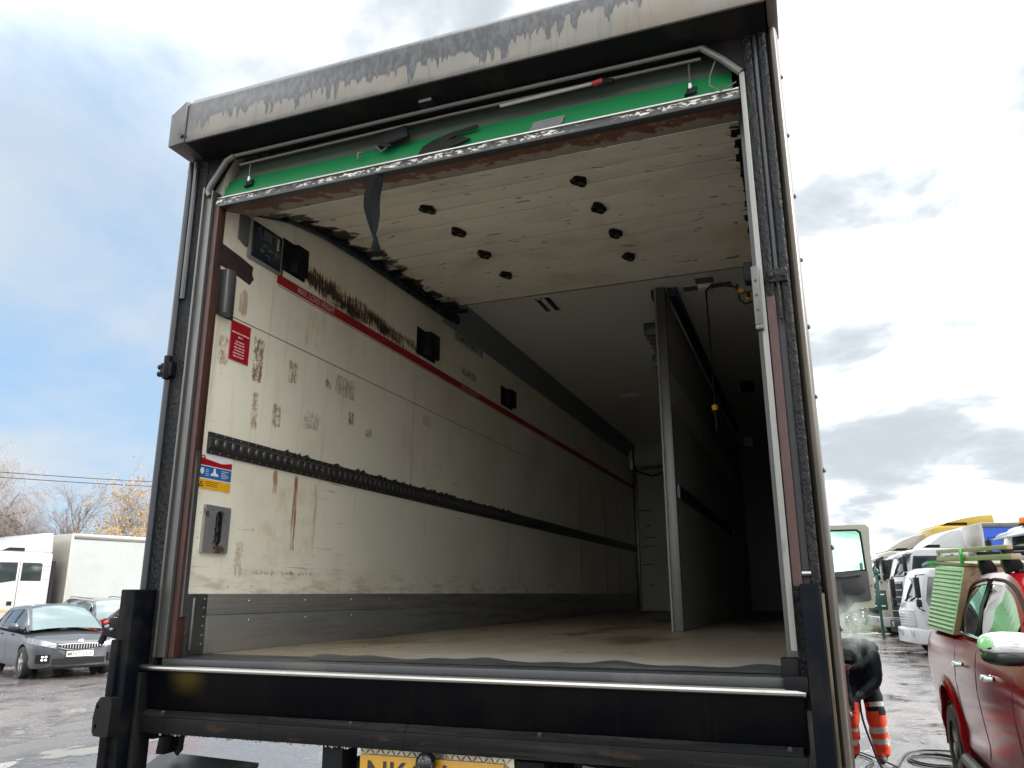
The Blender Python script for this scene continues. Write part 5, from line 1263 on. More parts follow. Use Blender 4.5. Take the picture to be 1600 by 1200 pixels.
# ------------------------------------------------------------------ hatchback, estate and red car on the left
def five_door(name, label, paint, loc, rz, L=4.3, H=1.46, hw=.89, plate=None, detail=True, estate=False, lamps=True):
    r = thing(name, label, 'car', loc, rz)
    h = L / 2
    b = CarBody([(-h, .42, .80, .66), (-h + .08, .30, .98, .78), (-h + .4, .22, 1.02, .86), (-1.2, .19, .98, hw), (-.3, .19, .955, hw), (.6, .19, .93, hw), (1.0, .19, .915, hw), (1.4, .20, .875, hw * .985), (h - .30, .20, .825, hw * .93), (h - .10, .21, .765, hw * .80), (h, .26, .69, hw * .58)],
                [(0, 0), (.80, 0), (.95, .04), (.985, .16), (.975, .36), (1.0, .60), (.995, .74), (.975, .84), (.93, .925), (.80, .975), (.5, 1.01), (0, 1.03)])
    mb = MB(); b.mesh(mb, 48); bo = mb.build('body', paint, r, smooth=45)
    cut_arches(bo, [(-1.33, .325), (1.30, .325)], .365, hw)
    rz_ = -h + .10 if estate else -h + .22
    zt = H
    top = [(rz_, .70, 1.02), (rz_ + .22, .62, 1.22 + (.06 if estate else 0)), (rz_ + .50, .575, zt - .07), (-.7, .565, zt - .02), (-.2, .56, zt), (.10, .565, zt - .012), (.30, .59, zt - .07), (.75, .68, 1.20), (1.18, .76, .955)]
    belt = [(rz_ - .02, .72, 1.0), (-1.2, .80, .985), (-.4, .825, .965), (.4, .82, .945), (1.0, .79, .925), (1.20, .76, .915)]
    S, T, B = greenhouse(r, top, belt, (1.18, .24), (.28, rz_ + .48), (rz_ + .48, rz_ + .03), [(rz_ + .42, -.95), (-.90, -.12), (-.02, .88)], paint, 'glass_grey' if estate else 'glass_dark', 'glass_grey')
    for s in (-1, 1):
        mb = MB(); mb.tube([(x, s * (B(x)[0] + .004), B(x)[1] + .004) for x in np.linspace(rz_ + .3, 1.0, 20)], .009, 6)
        mb.tube([S(x, .10, s) for x in np.linspace(rz_ + .35, .98, 24)], .007, 6)
        mb.build('window_trim', 'chrome', r)
    seams(b, r, (-.92, -.06, .98), .28, .93)
    for x in (-1.33, 1.30):
        for s in (-1, 1):
            wheel(r, x, s * (hw - .105), .325, .21, s, 5)
            mb = MB(); mb.lathe([(.10, -.02), (.36, -.02), (.36, .0), (.10, 0)], (x, s * .60, .325), 'y', 20); mb.build('arch_liner', 'rubber', r)
    for x in (-.62, .25):
        for s in (-1, 1):
            y = s * b.side(x, .86); mb = MB(); mb.tube([(x - .09, y, .86), (x - .07, y + s * .03, .86), (x + .07, y + s * .03, .86), (x + .09, y, .86)], .013, 6); mb.build('door_handle', paint, r)
    for s in (-1, 1):
        mb = MB(); mb.ball((.80, s * .98, 1.03), .07, .115, .075, 16, 10, .8); mm = mb.build('wing_mirror', paint, r, smooth=60)
        mb = MB(); mb.tube([(.84, s * .92, .98), (.90, s * .80, .95)], .03, 8); mb.build('mirror_stalk', 'plastic', mm)
    # face
    fx_ = lambda y, dx=0: float(np.interp(abs(y) / hw, [0, .30, .56, .79, .925, .985, 1.0], [h, h, h - .005, h - .10, h - .30, h - .62, h - .80])) + dx
    def facestrip(nm, y0, y1, z0, z1, mat, d, parent=r, n=10, t=.05, bv=.006):
        mb = MB()
        def f(u, v):
            y = y0 + (y1 - y0) * u; a = z0(y) if callable(z0) else z0; c = z1(y) if callable(z1) else z1; z = a + (c - a) * v
            return (fx_(y) + d - .35 * max(0, z - .66), y, z)
        def g_(u, v): p = f(u, v); return (p[0] - t, p[1], p[2])
        m_ = MB(); m_.grid(f, n, 3); k = len(m_.v)
        m_.grid(g_, n, 3)
        for i in range(n):
            m_.f.append([i, i + 1, k + i + 1, k + i]); m_.mi.append(0)
            q = 3 * (n + 1); m_.f.append([q + i, q + i + 1, k + q + i + 1, k + q + i]); m_.mi.append(0)
        for j in range(3):
            for q in (0, n): m_.f.append([j * (n + 1) + q, (j + 1) * (n + 1) + q, k + (j + 1) * (n + 1) + q, k + j * (n + 1) + q]); m_.mi.append(0)
        return m_.build(nm, mat, parent, smooth=50)
    gr = facestrip('grille', -.42, .42, lambda y: .575 + .07 * (abs(y) / .42) ** 2, lambda y: .70 - .015 * (abs(y) / .42) ** 2, 'plastic', .045)
    facestrip('grille_surround', -.44, .44, lambda y: .560 + .07 * (abs(y) / .44) ** 2, lambda y: .578 + .07 * (abs(y) / .44) ** 2, 'chrome', .05)
    facestrip('grille_surround', -.44, .44, lambda y: .700 - .015 * (abs(y) / .44) ** 2, lambda y: .712 - .015 * (abs(y) / .44) ** 2, 'chrome', .05)
    mb = MB()
    for k in range(15):
        y = -.37 + k * .053; x = fx_(y) + .047; mb.box(x - .01, x + .004, y - .008, y + .008, .60 + .05 * (abs(y) / .42) ** 2, .69)
    mb.build('grille_bars', 'alloy', gr)
    facestrip('lower_grille', -.50, .50, .30, .42, 'rubber', .03)
    for s in (-1, 1):
        facestrip('headlight', s * .47, s * .865, lambda y: .615 + .10 * (abs(y) - .47) / .39, lambda y: .715 + .11 * (abs(y) - .47) / .39, 'lens', .025, bv=0)
        fg = facestrip('fog_light_recess', s * .56, s * .78, .33, .50, 'plastic', .04)
        if plate:
            mb = MB()
            for dy in (-.03, .03):
                for dz in (-.03, .03):
                    y = s * .66 + dy; x = fx_(y) + .05; mb.box(x - .004, x + .008, y - .016, y + .016, .43 + dz - .014, .43 + dz + .014)
            mb.build('fog_lamp', M('lit_led_lamp', (.9, .9, .88), .3, emit=((1, 1, .97, 1), 1.6)), fg)
    mb = MB(); mb.ball((fx_(0) - .015, 0, .755), .012, .06, .028, 12, 6); mb.build('badge', 'chrome', r)
    if plate:
        x = h + .035
        mb = MB(); mb.box(x - .02, x, -.26, .26, .445, .555); npl = mb.build('number_plate', 'plate_white', r, bevel=.004)
        lettering('plate_lettering', plate, 'black_print', npl, (x + .002, -.235, .46), (0, 1, 0), (0, 0, 1), .08, .47, .012)
    for s in (-.45, .15):
        mb = MB(); mb.tube([(1.12 - abs(s) * .06, s, .985), (1.02, s + .30, 1.055)], .010, 6); mb.tube([(1.14, s - .05, .985), (1.14, s + .06, .985)], .016, 6); mb.build('wiper', 'plastic', r)
    for s in (-1, 1):
        mb = MB(); mb.box(-h + .02, -h + .16, s * .50, s * .80, .80, .96); mb.build('tail_light', 'red_lens', r, bevel=.02)
    if estate:
        mb = MB()
        for s in (-1, 1): mb.tube([(x, s * (T(x)[0] - .03), T(x)[1] + .05) for x in np.linspace(rz_ + .6, .1, 12)], .013, 6)
        mb.build('roof_rail', 'steel', r)
    return r

five_door('hatchback_car', 'dark grey hatchback on wet tarmac with front number plate and lit four dot foglights', 'kia_grey', (-16.60, 14.12, 0), rad(-25), 4.3, 1.46, plate='MF67 SXX')
five_door('estate_car', 'black estate car parked in front of the white curtain sided lorry', 'estate_black', (-19.8, 18.0, 0), rad(158), 4.6, 1.60, estate=True)
five_door('red_car', 'bright red car half hidden behind the left lift column', 'car_red', (-16.55, 16.95, 0), rad(155), 4.0, 1.48, hw=.85)


# ------------------------------------------------------------------ goods lorries
def cab_lorry(name, label, loc, rz, paint, H, zw, Lc=2.0, W=2.3, defl=None, ds=.5, box=None, zf=.95, visor=True, beacons=False, mat_d=None, bumper='cab_white', stripe=None, roofpod=False, grille='plastic', small=False):
    """x = 0 at the nose, +x forward; H roof height, zw = (sill, head) of the side window"""
    r = thing(name, label, 'lorry', loc, rz, None if name == 'curtain_lorry' else 'lorries parked in the row at the right')
    hw = W / 2; z0, z1 = zw
    bow = .10
    mb = MB(); mb.prism([(-.02, .62), (.0, z0 - .25), (-.10, z0), (-.30, z1 + .02), (-.42, H - .05), (-.60, H), (-Lc, H), (-Lc, .62)], 'y', -hw, hw); cb_ = mb.build('cab', paint, r, bevel=.09, seg=4)
    mb = MB(); mb.box(-.42, .07, -hw - .01, hw + .01, .32, .74); bp = mb.build('bumper', bumper, r, bevel=.06, seg=3)
    for s in (-1, 1):
        mb = MB(); mb.box(.045, .085, s * (hw - .42) - .14, s * (hw - .42) + .14, .50, .68); mb.build('headlight', 'lens', bp, bevel=.015)
        mb = MB(); mb.box(-.02, .06, s * (hw - .10) - .07, s * (hw - .10) + .07, .52, .68); mb.build('indicator', 'orange_lens', bp, bevel=.01)
    nb = 6
    mb = MB(); mb.box(-.04, .022, -hw * .72, hw * .72, .78, z0 - .20); gl = mb.build('grille', grille, r, bevel=.02)
    mb = MB()
    for k in range(nb):
        z = .82 + (z0 - 1.06) * k / (nb - 1); mb.box(.0, .036, -hw * .70, hw * .70, z - .012, z + .012)
    mb.build('grille_bars', paint, gl)
    # windscreen follows the sloping face
    def sc_(y, k, o=.012): return (-.10 - .20 * k + o - .05 * (y / hw) ** 2, y, z0 + (z1 + .02 - z0) * k)
    mb = MB(); mb.grid(lambda u, v: sc_((2 * u - 1) * hw * .90, .03 + .94 * v), 10, 4); mb.build('windscreen', 'glass_dark', r, recalc=True)
    mb = MB(); mb.tube([sc_(-.5, .06, .03), sc_(.0, .25, .03)], .012, 6); mb.tube([sc_(.1, .06, .03), sc_(.6, .25, .03)], .012, 6); mb.build('wiper', 'plastic', r)
    if visor:
        mb = MB(); mb.grid(lambda u, v: (-.30 + .34 * (1 - v) - .05 * (2 * u - 1) ** 2, (2 * u - 1) * hw * .98, z1 - .05 + .20 * v + .05 * math.sin(math.pi * v)), 10, 5)
        o = mb.build('sun_visor', 'glass_grey', r, smooth=60); md = o.modifiers.new('t', 'SOLIDIFY'); md.thickness = .02
    for s in (-1, 1):
        y = s * (hw + .004)
        fy = lambda u, v, w: (u, y + s * w, v)
        dr = MB(); dr.plate([(-.18, .80), (-.14, z0 - .06), (-.30, z1 + .06), (-1.28, z1 + .06), (-1.28, .80)], [], fy, .012); dd = dr.build('door', paint, r, bevel=.004)
        mb = MB(); mb.plate([(-.235, z0 + .03), (-.36, z1), (-1.22, z1), (-1.22, z0 + .10), (-.80, z0 + .03), (-.72, z0 - .02), (-.30, z0 - .10)], [], lambda u, v, w: (u, y + s * (.013 + w), v), .004); mb.build('door_window', 'glass_dark', dd)
        mb = MB(); mb.plate([(-1.20, z0 - .62), (-1.06, z0 - .62), (-1.06, z0 - .50), (-1.20, z0 - .50)], [], lambda u, v, w: (u, y + s * (.013 + w), v), .006); mb.build('door_handle', 'plastic', dd)
        if Lc > 1.7:
            mb = MB(); mb.plate([(-1.36, z0 + .10), (-1.36, z1), (-Lc + .36, z1), (-Lc + .30, z1 - .05), (-Lc + .30, z0 + .10)], [], lambda u, v, w: (u, y + s * w, v), .006); mb.build('rear_window', 'glass_dark', r)
            mb = MB()
            for k in range(5): mb.box(-Lc + .06, -Lc + .26, s * hw - .01, s * hw + .014, z0 + .15 + k * .13, z0 + .20 + k * .13)
            mb.build('side_rib', paint, r, bevel=.008)
        mb = MB(); mb.box(-1.30, -1.286, s * hw - .01, s * hw + .008, .80, z1 + .06); mb.build('door_gap', 'black_print', r)
        mb = MB(); mb.lathe([(.3, -.06), (.56, -.06), (.56, .05), (.46, .06), (.3, .06)], (-1.15 if Lc > 1.7 else -1.0, s * (hw - .05), .46), 'y', 28); mb.build('wheel_arch', 'plastic', r)
        wheel(r, -1.15 if Lc > 1.7 else -1.0, s * (hw - .16), .46 if not small else .40, .27, s, 10, 'steel')
        # mirrors on their arm
        mb = MB(); mb.tube([(-.28, s * hw, z1 + .06), (.0, s * (hw + .22), z1 + .04), (.02, s * (hw + .25), z0 - .15), (-.18, s * hw, z0 - .22)], .018, 8); ma = mb.build('mirror_arm', 'plastic', r)
        mb = MB(); mb.box(-.05, .06, s * (hw + .25) - .11, s * (hw + .25) + .11, z0 + .12, z1 - .02); mb.build('mirror', 'plastic', ma, bevel=.03)
        mb = MB(); mb.box(-.05, .06, s * (hw + .25) - .10, s * (hw + .25) + .10, z0 - .12, z0 + .08); mb.build('wide_mirror', 'plastic', ma, bevel=.03)
        if stripe:
            mb = MB(); mb.box(-Lc + .1, -.25, s * (hw + .0165), s * (hw + .019), z0 - .82, z0 - .75); mb.build('side_stripe', stripe, r)
    if Lc > 1.7:
        mb = MB(); mb.box(-Lc - .10, -Lc, -hw + .02, hw - .02, .9, H - .25); mb.build('cab_rear_fairing', 'plastic', r)
    if defl:
        dl, dh = defl; n = 12
        P = [(-ds - (Lc - ds - .05) * (k / n), H - .01 + dh * math.sin(math.pi / 2 * (k / n)) ** .9) for k in range(n + 1)]
        mb = MB(); mb.prism(P + [(-Lc, H - .01)], 'y', -hw * dl, hw * dl); dfl = mb.build('wind_deflector', mat_d or paint, r, bevel=.05, seg=3)
        for s in (-1, 1):
            mb = MB(); mb.prism([(-.75, H + .02), (-Lc * .62, H + .02), (-Lc * .62, H + .12), (-.95, H + .12)], 'y', s * hw * dl - .004, s * hw * dl + .004); mb.build('deflector_slot', 'plastic', dfl)
    if roofpod:
        mb = MB(); mb.prism([(-.75, H), (-.70, H + .30), (-.95, H + .42), (-2.0, H + .46), (-2.0, H)], 'y', -hw * .5, hw * .85); rp_ = mb.build('roof_pod', paint, r, bevel=.06, seg=3)
        mb = MB(); mb.box(-.74, -.69, hw * .3, hw * .75, H + .10, H + .28); mb.build('pod_vent', 'plastic', rp_, bevel=.01)
    if beacons:
        for (x, y, z, k) in ((-.50, -hw * .25, H - .02, .9), (-.62, hw * .30, H + .03, 1.1)):
            mb = MB(); mb.box(x - .10 * k, x + .10 * k, y - .12 * k, y + .12 * k, z, z + .05); bb_ = mb.build('beacon_base', 'plastic', r)
            mb = MB(); mb.box(x - .10 * k, x + .10 * k, y - .11 * k, y + .11 * k, z + .05, z + .24 * k); mb.build('beacon', 'orange_lens', bb_, bevel=.03)
    mb = MB()
    for y in (-.40, .40): mb.box(-Lc - (box[0] if box else 4.0) - .4, -.8, y - .05, y + .05, .72, .92)
    mb.build('chassis', 'black_paint', r)
    if box:
        bl_, bh, front, sidem = box; xb0 = -Lc - .42; W2 = 1.255
        mb = MB(); mb.box(xb0 - .06, xb0, -W2, W2, zf, bh); bx = mb.build('body_front', front, r, bevel=.02)
        for s in (-1, 1):
            mb = MB()
            def cf(u, v):
                x = xb0 - .07 - (bl_ - .14) * u; z = zf + .02 + (bh - .16 - zf) * v
                return (x, s * (W2 - .012 + .016 * math.sin(u * 40) * (1 - v) ** 2), z)
            mb.grid(cf, 60, 8); mb.build('curtain', sidem, r, smooth=60)
            mb = MB(); mb.box(xb0 - bl_, xb0 - .06, s * W2 - .02, s * W2 + .02, bh - .14, bh); mb.build('gutter_rail', 'steel', r, bevel=.008)
            for px_ in (xb0 - .03, xb0 - bl_ + .03):
                mb = MB(); mb.box(px_ - .05, px_ + .04, s * W2 - .03, s * W2 + .015, zf, bh); mb.build('body_post', front, r, bevel=.01)
            for x in (xb0 - bl_ * .68, ): wheel(r, x, s * (hw - .2), .46, .5, s, 10, 'steel')
        mb = MB(); mb.box(xb0 - bl_, xb0 - .06, -W2, W2, bh - .02, bh + .03); mb.build('body_roof', front, r, bevel=.02)
        mb = MB(); mb.box(xb0 - bl_, xb0 - bl_ + .05, -W2, W2, zf, bh); mb.build('rear_doors', front, r)
        mb = MB(); mb.box(xb0 - bl_, xb0, -W2 + .02, W2 - .02, zf - .12, zf); mb.build('load_bed', 'dark_rail', r)
    return r

def nose(corner, ang, hw):
    """centre of the nose from its left front corner"""
    a = rad(ang); return (corner[0] + math.sin(a) * hw, corner[1] - math.cos(a) * hw, 0)

A = -103.3
hx, hy = math.cos(rad(A)), math.sin(rad(A)); lx, ly = -hy, hx
bc_ = Vector((-22.05, 19.0))                                   # left front corner of the body
no = bc_ - Vector((lx, ly)) * 1.255 + Vector((hx, hy)) * (2.25 + .42)
cab_lorry('curtain_lorry', 'white lorry with a plain pale curtain side standing behind the grey hatchback', (no.x, no.y, 0), rad(A), 'cab_white', 2.98, (2.02, 2.66), Lc=2.25, W=2.30, defl=(.93, .62), box=(6.5, 3.58, 'cab_cream', 'curtain_white'), stripe='orange_stripe', visor=True)

AR = -171
cab_lorry('small_lorry', 'small white lorry cab close behind the pickup canopy', nose((2.62, 24.6), AR, 1.0), rad(AR), 'cab_white', 2.36, (1.42, 2.10), Lc=1.6, W=2.0, zf=.8, visor=False, small=True, box=(4.2, 1.15, 'cab_white', 'cab_white'), stripe='red_lens', grille='cab_white')
cab_lorry('blue_curtain_lorry', 'white sleeper cab lorry with roof deflector and blue curtain body', nose((2.98, 30.5), AR, 1.2), rad(AR), 'cab_white', 3.16, (2.25, 2.90), Lc=2.15, W=2.35, ds=.85, defl=(.80, .66), box=(6.0, 3.95, 'cab_cream', 'curtain_blue'), bumper='plastic')
cab_lorry('cream_lorry', 'pale cream lorry farthest left in the row with rounded roof deflector', nose((2.55, 36.5), AR, 1.2), rad(AR), 'cab_cream', 3.35, (2.3, 3.0), Lc=2.2, W=2.4, defl=(.85, .70), stripe='orange_stripe', visor=True, box=(5.0, 1.3, 'cab_cream', 'cab_cream'))
cab_lorry('yellow_lorry', 'tall yellow lorry cab rising behind the white deflector', nose((4.35, 35.5), AR, 1.2), rad(AR), 'cab_yellow', 4.25, (2.4, 3.0), Lc=2.7, W=2.4, defl=(.95, .42), visor=False, box=(5.0, 1.3, 'cab_yellow', 'cab_yellow'))
cab_lorry('beacon_lorry', 'white lorry cab with two amber beacons above the pickup roof bars', nose((5.0, 22.2), AR, 1.2), rad(AR), 'cab_white', 3.36, (2.35, 3.08), Lc=2.2, W=2.4, visor=True, beacons=True, roofpod=True, defl=None, box=(5.0, 1.3, 'cab_white', 'cab_white'))


# ================================================================== PERSON
def person():
    r = thing('person', 'person in navy jacket and orange hi-vis trousers bent double beside the lorry in rising steam', 'person', (.36, 9.30, 0), in_place=True)
    J = []; E_ = []; Rr = []
    def j(p, a, par=None):
        J.append(p); Rr.append(a if isinstance(a, tuple) else (a, a)); i = len(J) - 1
        if par is not None: E_.append((par, i))
        return i
    pel = j((.385, 9.42, .86), (.165, .14))
    sp1 = j((.385, 9.36, 1.02), (.165, .14), pel)
    sp2 = j((.395, 9.25, 1.17), (.20, .17), sp1)
    che = j((.39, 9.09, 1.225), (.205, .17), sp2)
    nek = j((.30, 8.95, 1.11), (.075, .075), che)
    hd1 = j((.255, 8.87, 1.07), (.085, .085), nek)
    hd2 = j((.215, 8.80, 1.03), (.098, .10), hd1)
    hd3 = j((.19, 8.75, .98), (.070, .08), hd2)
    for s in (0, 1):
        if s: hip, kn, an, to = (.465, 9.42, .80), (.485, 9.36, .47), (.515, 9.42, .10), (.49, 9.27, .045)
        else: hip, kn, an, to = (.30, 9.42, .80), (.235, 9.28, .46), (.215, 9.36, .10), (.16, 9.22, .045)
        h = j(hip, .122, pel); mid = j([(a + b) / 2 for a, b in zip(hip, kn)], .112, h); k = j(kn, .096, mid)
        cf = j([a + (b - a) * .35 for a, b in zip(kn, an)], .098, k); a_ = j([a + (b - a) * .86 for a, b in zip(kn, an)], .088, cf); a2 = j(an, .058, a_)
        hl = j((an[0] + .01, an[1] + .03, .055), (.05, .05), a2); t1 = j([(a + b) / 2 for a, b in zip(an, to)][:2] + [.055], (.048, .05), a2); j(to, (.040, .042), t1)
    for s in (0, 1):
        if s: sh, el, wr, hn = (.515, 9.06, 1.11), (.51, 8.98, .83), (.36, 8.84, .72), (.30, 8.80, .69)
        else: sh, el, wr, hn = (.22, 9.00, 1.08), (.19, 8.88, .84), (.24, 8.76, .70), (.25, 8.73, .66)
        a = j(sh, .080, che); b = j([(p + q) / 2 for p, q in zip(sh, el)], .068, a); c = j(el, .060, b); d = j([(p + q) / 2 for p, q in zip(el, wr)], .055, c); e = j(wr, .042, d); f = j(hn, (.042, .026), e)
        dv = (Vector(hn) - Vector(wr)).normalized()
        for k in range(4):
            o = Vector((.0, .022 * (k - 1.5), .0)); p1 = Vector(hn) + dv * .035 + o; p2 = p1 + dv * .03 + Vector((0, 0, -.02)); p3 = p2 + Vector((.018, 0, -.022))
            g0 = j(tuple(p1), .0105, f); g1 = j(tuple(p2), .0095, g0); j(tuple(p3), .0085, g1)
        p1 = Vector(hn) + Vector((.01, -.035, .015)); g0 = j(tuple(p1), .012, f); j(tuple(p1 + dv * .03 + Vector((0, .008, -.015))), .010, g0)
    me = bpy.data.meshes.new('body'); off = OFF[r]
    me.from_pydata([tuple(Vector(p) - off) for p in J], E_, [])
    o = bpy.data.objects.new('body', me); COL.objects.link(o)
    sk = o.modifiers.new('skin', 'SKIN'); sk.use_smooth_shade = True; sk.branch_smoothing = .6
    for i, v in enumerate(me.skin_vertices[0].data): v.radius = Rr[i]; v.use_root = (i == 0)
    ss_ = o.modifiers.new('sub', 'SUBSURF'); ss_.levels = 2; ss_.render_levels = 2
    m2 = bpy.data.meshes.new_from_object(o.evaluated_get(bpy.context.evaluated_depsgraph_get()))
    bpy.data.objects.remove(o)
    # folds in the cloth
    from mathutils import noise as mn
    for v in m2.vertices:
        p = v.co + off
        k = .010 if p.z > .14 and not (p.y < 8.93 and p.z > .93) else .0
        if p.z < .62: k *= 1.5
        f = mn.noise(Vector((p.x * 9, p.y * 9, p.z * 16))) + .5 * mn.noise(Vector((p.x * 20, p.y * 20, p.z * 34)))
        v.co += v.normal * f * k
        if .10 < p.z < .20: v.co += v.normal * .014
    names = ['jacket', 'hivis', 'reflective', 'boot', 'skin', 'hair', 'glove']
    for n in names: m2.materials.append(MT[n])
    for pl in m2.polygons:
        p = pl.center + off; z = p.z; rightleg = p.x > .36
        if z < .105: k = 3
        elif z < .60:
            k = 1
            if (.20 < z < .255) or (.315 < z < .365): k = 2
            if rightleg:
                if .545 < z < .60 and p.x > .43: k = 2
                if .50 < z < .545 and p.x > .44 - (z - .5): k = 0
                if z > .555 and p.x > .5: k = 2
        else: k = 0
        if p.y < 8.98 and z > .90 and p.x < .345: k = 4 if (p.y < 8.93) else 0
        if k == 4 and (z > 1.02 or p.y > 8.85): k = 5
        hw_ = min((Vector(p) - Vector(q)).length for q in ((.30, 8.80, .69), (.25, 8.73, .66)))
        if hw_ < .085: k = 6
        pl.material_index = k
    m2.polygons.foreach_set('use_smooth', [True] * len(m2.polygons))
    b = bpy.data.objects.new('body', m2); COL.objects.link(b); b.parent = r
    # face: nose, eyes, ears, mouth; hood collar; dark red cap
    mb = MB(); mb.ball((.165, 8.685, .985), .014, .018, .020, 8, 6); mb.build('nose', 'skin', r, smooth=60)
    mb = MB()
    for dx in (-.035, .035): mb.ball((.19 + dx, 8.70, 1.005), .012, .010, .009, 8, 6)
    mb.build('eye', 'white_print', r, smooth=60)
    mb = MB()
    for dx in (-.095, .085): mb.ball((.215 + dx, 8.81, 1.02), .014, .026, .034, 8, 6)
    mb.build('ear', 'skin', r, smooth=60)
    mb = MB(); mb.ball((.185, 8.69, .945), .024, .008, .007, 8, 6); mb.build('mouth', 'cap_red', r, smooth=60)
    mb = MB(); mb.ball((.235, 8.815, 1.065), .115, .115, .085, 16, 10); mb.obox((.215, 8.71, 1.075), (.075, 0, 0), (0, .055, .03), (0, -.004, .008)); mb.build('cap', 'jacket', r, smooth=60)
    mb = MB(); mb.tube([(.30 + .10 * math.cos(t), 8.985 + .05 * math.sin(t), 1.12 + .09 * math.sin(t)) for t in np.linspace(0, 2 * math.pi, 18)], .032, 8); mb.build('collar', 'jacket', r, smooth=60)
    mb = MB(); mb.box(.535, .545, 9.33, 9.43, .665, .675); mb.build('pocket_tape', 'reflective', r)
    return r
person()
t = thing('pressure_lance', 'dark cleaning lance held low by the bent person', 'lance', (.27, 8.76, .66), in_place=True)
mb = MB(); mb.tube([(.33, 8.86, .74), (.27, 8.76, .665), (.12, 8.45, .42), (.05, 8.30, .30)], .013, 8); mb.build('lance_tube', 'steel', t)
mb = MB(); mb.obox((.29, 8.80, .69), (.02, .02, .03), (.05, .08, .07), (.01, -.012, .006)); mb.build('grip', 'plastic', t, bevel=.006)
mb = MB(); mb.tube([(.05, 8.30, .30), (.03, 8.26, .27)], .018, 8); mb.build('nozzle', 'plastic', t)

# hoses on the ground
def smooth_path(P, n=12):
    P = [Vector(p) for p in P]; out = []
    for i in range(len(P) - 1):
        a, b, c, d = P[max(i - 1, 0)], P[i], P[i + 1], P[min(i + 2, len(P) - 1)]
        for k in range(n):
            t = k / n; out.append(.5 * ((2 * b) + (c - a) * t + (2 * a - 5 * b + 4 * c - d) * t * t + (3 * b - a - 3 * c + d) * t ** 3))
    return out + [P[-1]]
mb = MB(); mb.tube(smooth_path([(.33, 8.86, .72), (.34, 8.95, .50), (.40, 9.05, .25), (.48, 9.15, .02), (.62, 9.3, .014), (.85, 10.2, .014), (1.4, 10.35, .014), (2.6, 10.2, .014)]), .010, 8)
tag(mb.build('washer_hose', 'hose', None), 'black hose running from the bent person across to the pickup', 'hose')
mb = MB(); P = []
for k in range(30):
    a = 2 * math.pi * k / 13; rr_ = .30 - .002 * k; P.append((1.02 + rr_ * math.cos(a) * .9, 9.72 + rr_ * math.sin(a) * 1.15, .014 + .012 * (k // 13)))
mb.tube(smooth_path(P, 4), .010, 8); tag(mb.build('hose_coil', 'hose', None), 'loose coil of black hose behind the pickup wheel', 'hose')
mb = MB(); mb.tube(smooth_path([(.05, 9.9, .014), (.30, 9.8, .014), (.42, 9.5, .014), (.33, 9.1, .014), (.55, 8.8, .014), (.62, 9.15, .03), (.30, 10.0, .014)]), .008, 8); tag(mb.build('cable', 'hose', None), 'thin black cable looped around the work boots', 'cable')
# steam
mb = MB(); mb.ball((0, 0, 0), .32, .48, .42, 24, 16); o = mb.build('steam', 'steam', None, smooth=60); o.location = (.33, 9.0, 1.30); o['kind'] = 'stuff'

# ================================================================== PLANTING, BOUNDARY, WIRES
def bare_tree(name, label, loc, H, spread, seed, weep=.0, twig='twig', leaf=None, nleaf=0, group=None, depth=5, mult=1.0, trunk_r=None):
    rnd = random.Random(seed)
    r = thing(name, label, 'tree', (loc[0], loc[1], 0), 0, group or 'bare trees behind the yard')
    tr = MB(); tw = MB(); tips = []
    tr_r = trunk_r or H * .014
    def grow(p, d, L, rad_, lev):
        n = 5 if lev < 2 else 4; pts = [p]; rr = [rad_]
        for k in range(n):
            d = (d + Vector((rnd.uniform(-1, 1), rnd.uniform(-1, 1), rnd.uniform(-.6, 1) * .6)) * (.10 + .06 * lev) + Vector((0, 0, -weep * (lev >= 2) * (.10 + .11 * k) * (lev - 1)))).normalized()
            p = p + d * (L / n); pts.append(p); rr.append(rad_ * (1 - .6 * (k + 1) / n))
        (tr if lev < 2 else tw).tube(pts, rr, 7 if lev == 0 else (5 if lev == 1 else 3), cap=False)
        if lev >= depth - 1: tips.extend(pts[1:]); return
        m = {0: 9, 1: 7, 2: 5, 3: 4}.get(lev, 4); m = max(2, int(m * mult))
        for k in range(m):
            f = (.30 if lev == 0 else .15) + (1 - (.30 if lev == 0 else .15)) * (k + rnd.random() * .8) / m; f = min(f, .99)
            i = min(int(f * n), n - 1); q = pts[i].lerp(pts[i + 1], f * n - i)
            a = rnd.uniform(0, 6.283); side = Vector((math.cos(a), math.sin(a), rnd.uniform(-.1, .35)))
            nd = (d * (.75 if lev else .85) + side * (spread * (.75 if lev == 0 else .9))).normalized()
            grow(q, nd, L * rnd.uniform(.42, .62) * (1.0 if lev else (1.05 - .35 * f)), max(rr[i] * .55, .006 * H / 10), lev + 1)
    grow(Vector((0, 0, 0)), Vector((0, 0, 1)), H * .78, tr_r, 0)
    tr.build('trunk', 'bark', r, smooth=60, recalc=False)
    tw.build('crown', twig, r, smooth=0, recalc=False)
    if leaf:
        lf = MB()
        for _ in range(nleaf):
            c = rnd.choice(tips)
            if c.z > H * .72 and rnd.random() < .6: continue
            c = c + Vector((rnd.gauss(0, .12), rnd.gauss(0, .12), rnd.gauss(0, .12)))
            u = Vector((rnd.uniform(-1, 1), rnd.uniform(-1, 1), rnd.uniform(-1, 1))).normalized(); v_ = u.orthogonal().normalized(); s = rnd.uniform(.05, .11)
            lf.add([c - u * s, c + v_ * s * .6, c + u * s, c - v_ * s * .6], [(0, 1, 2, 3)])
        lf.build('leaves', leaf, r, smooth=0, recalc=False, kind='stuff')
    return r

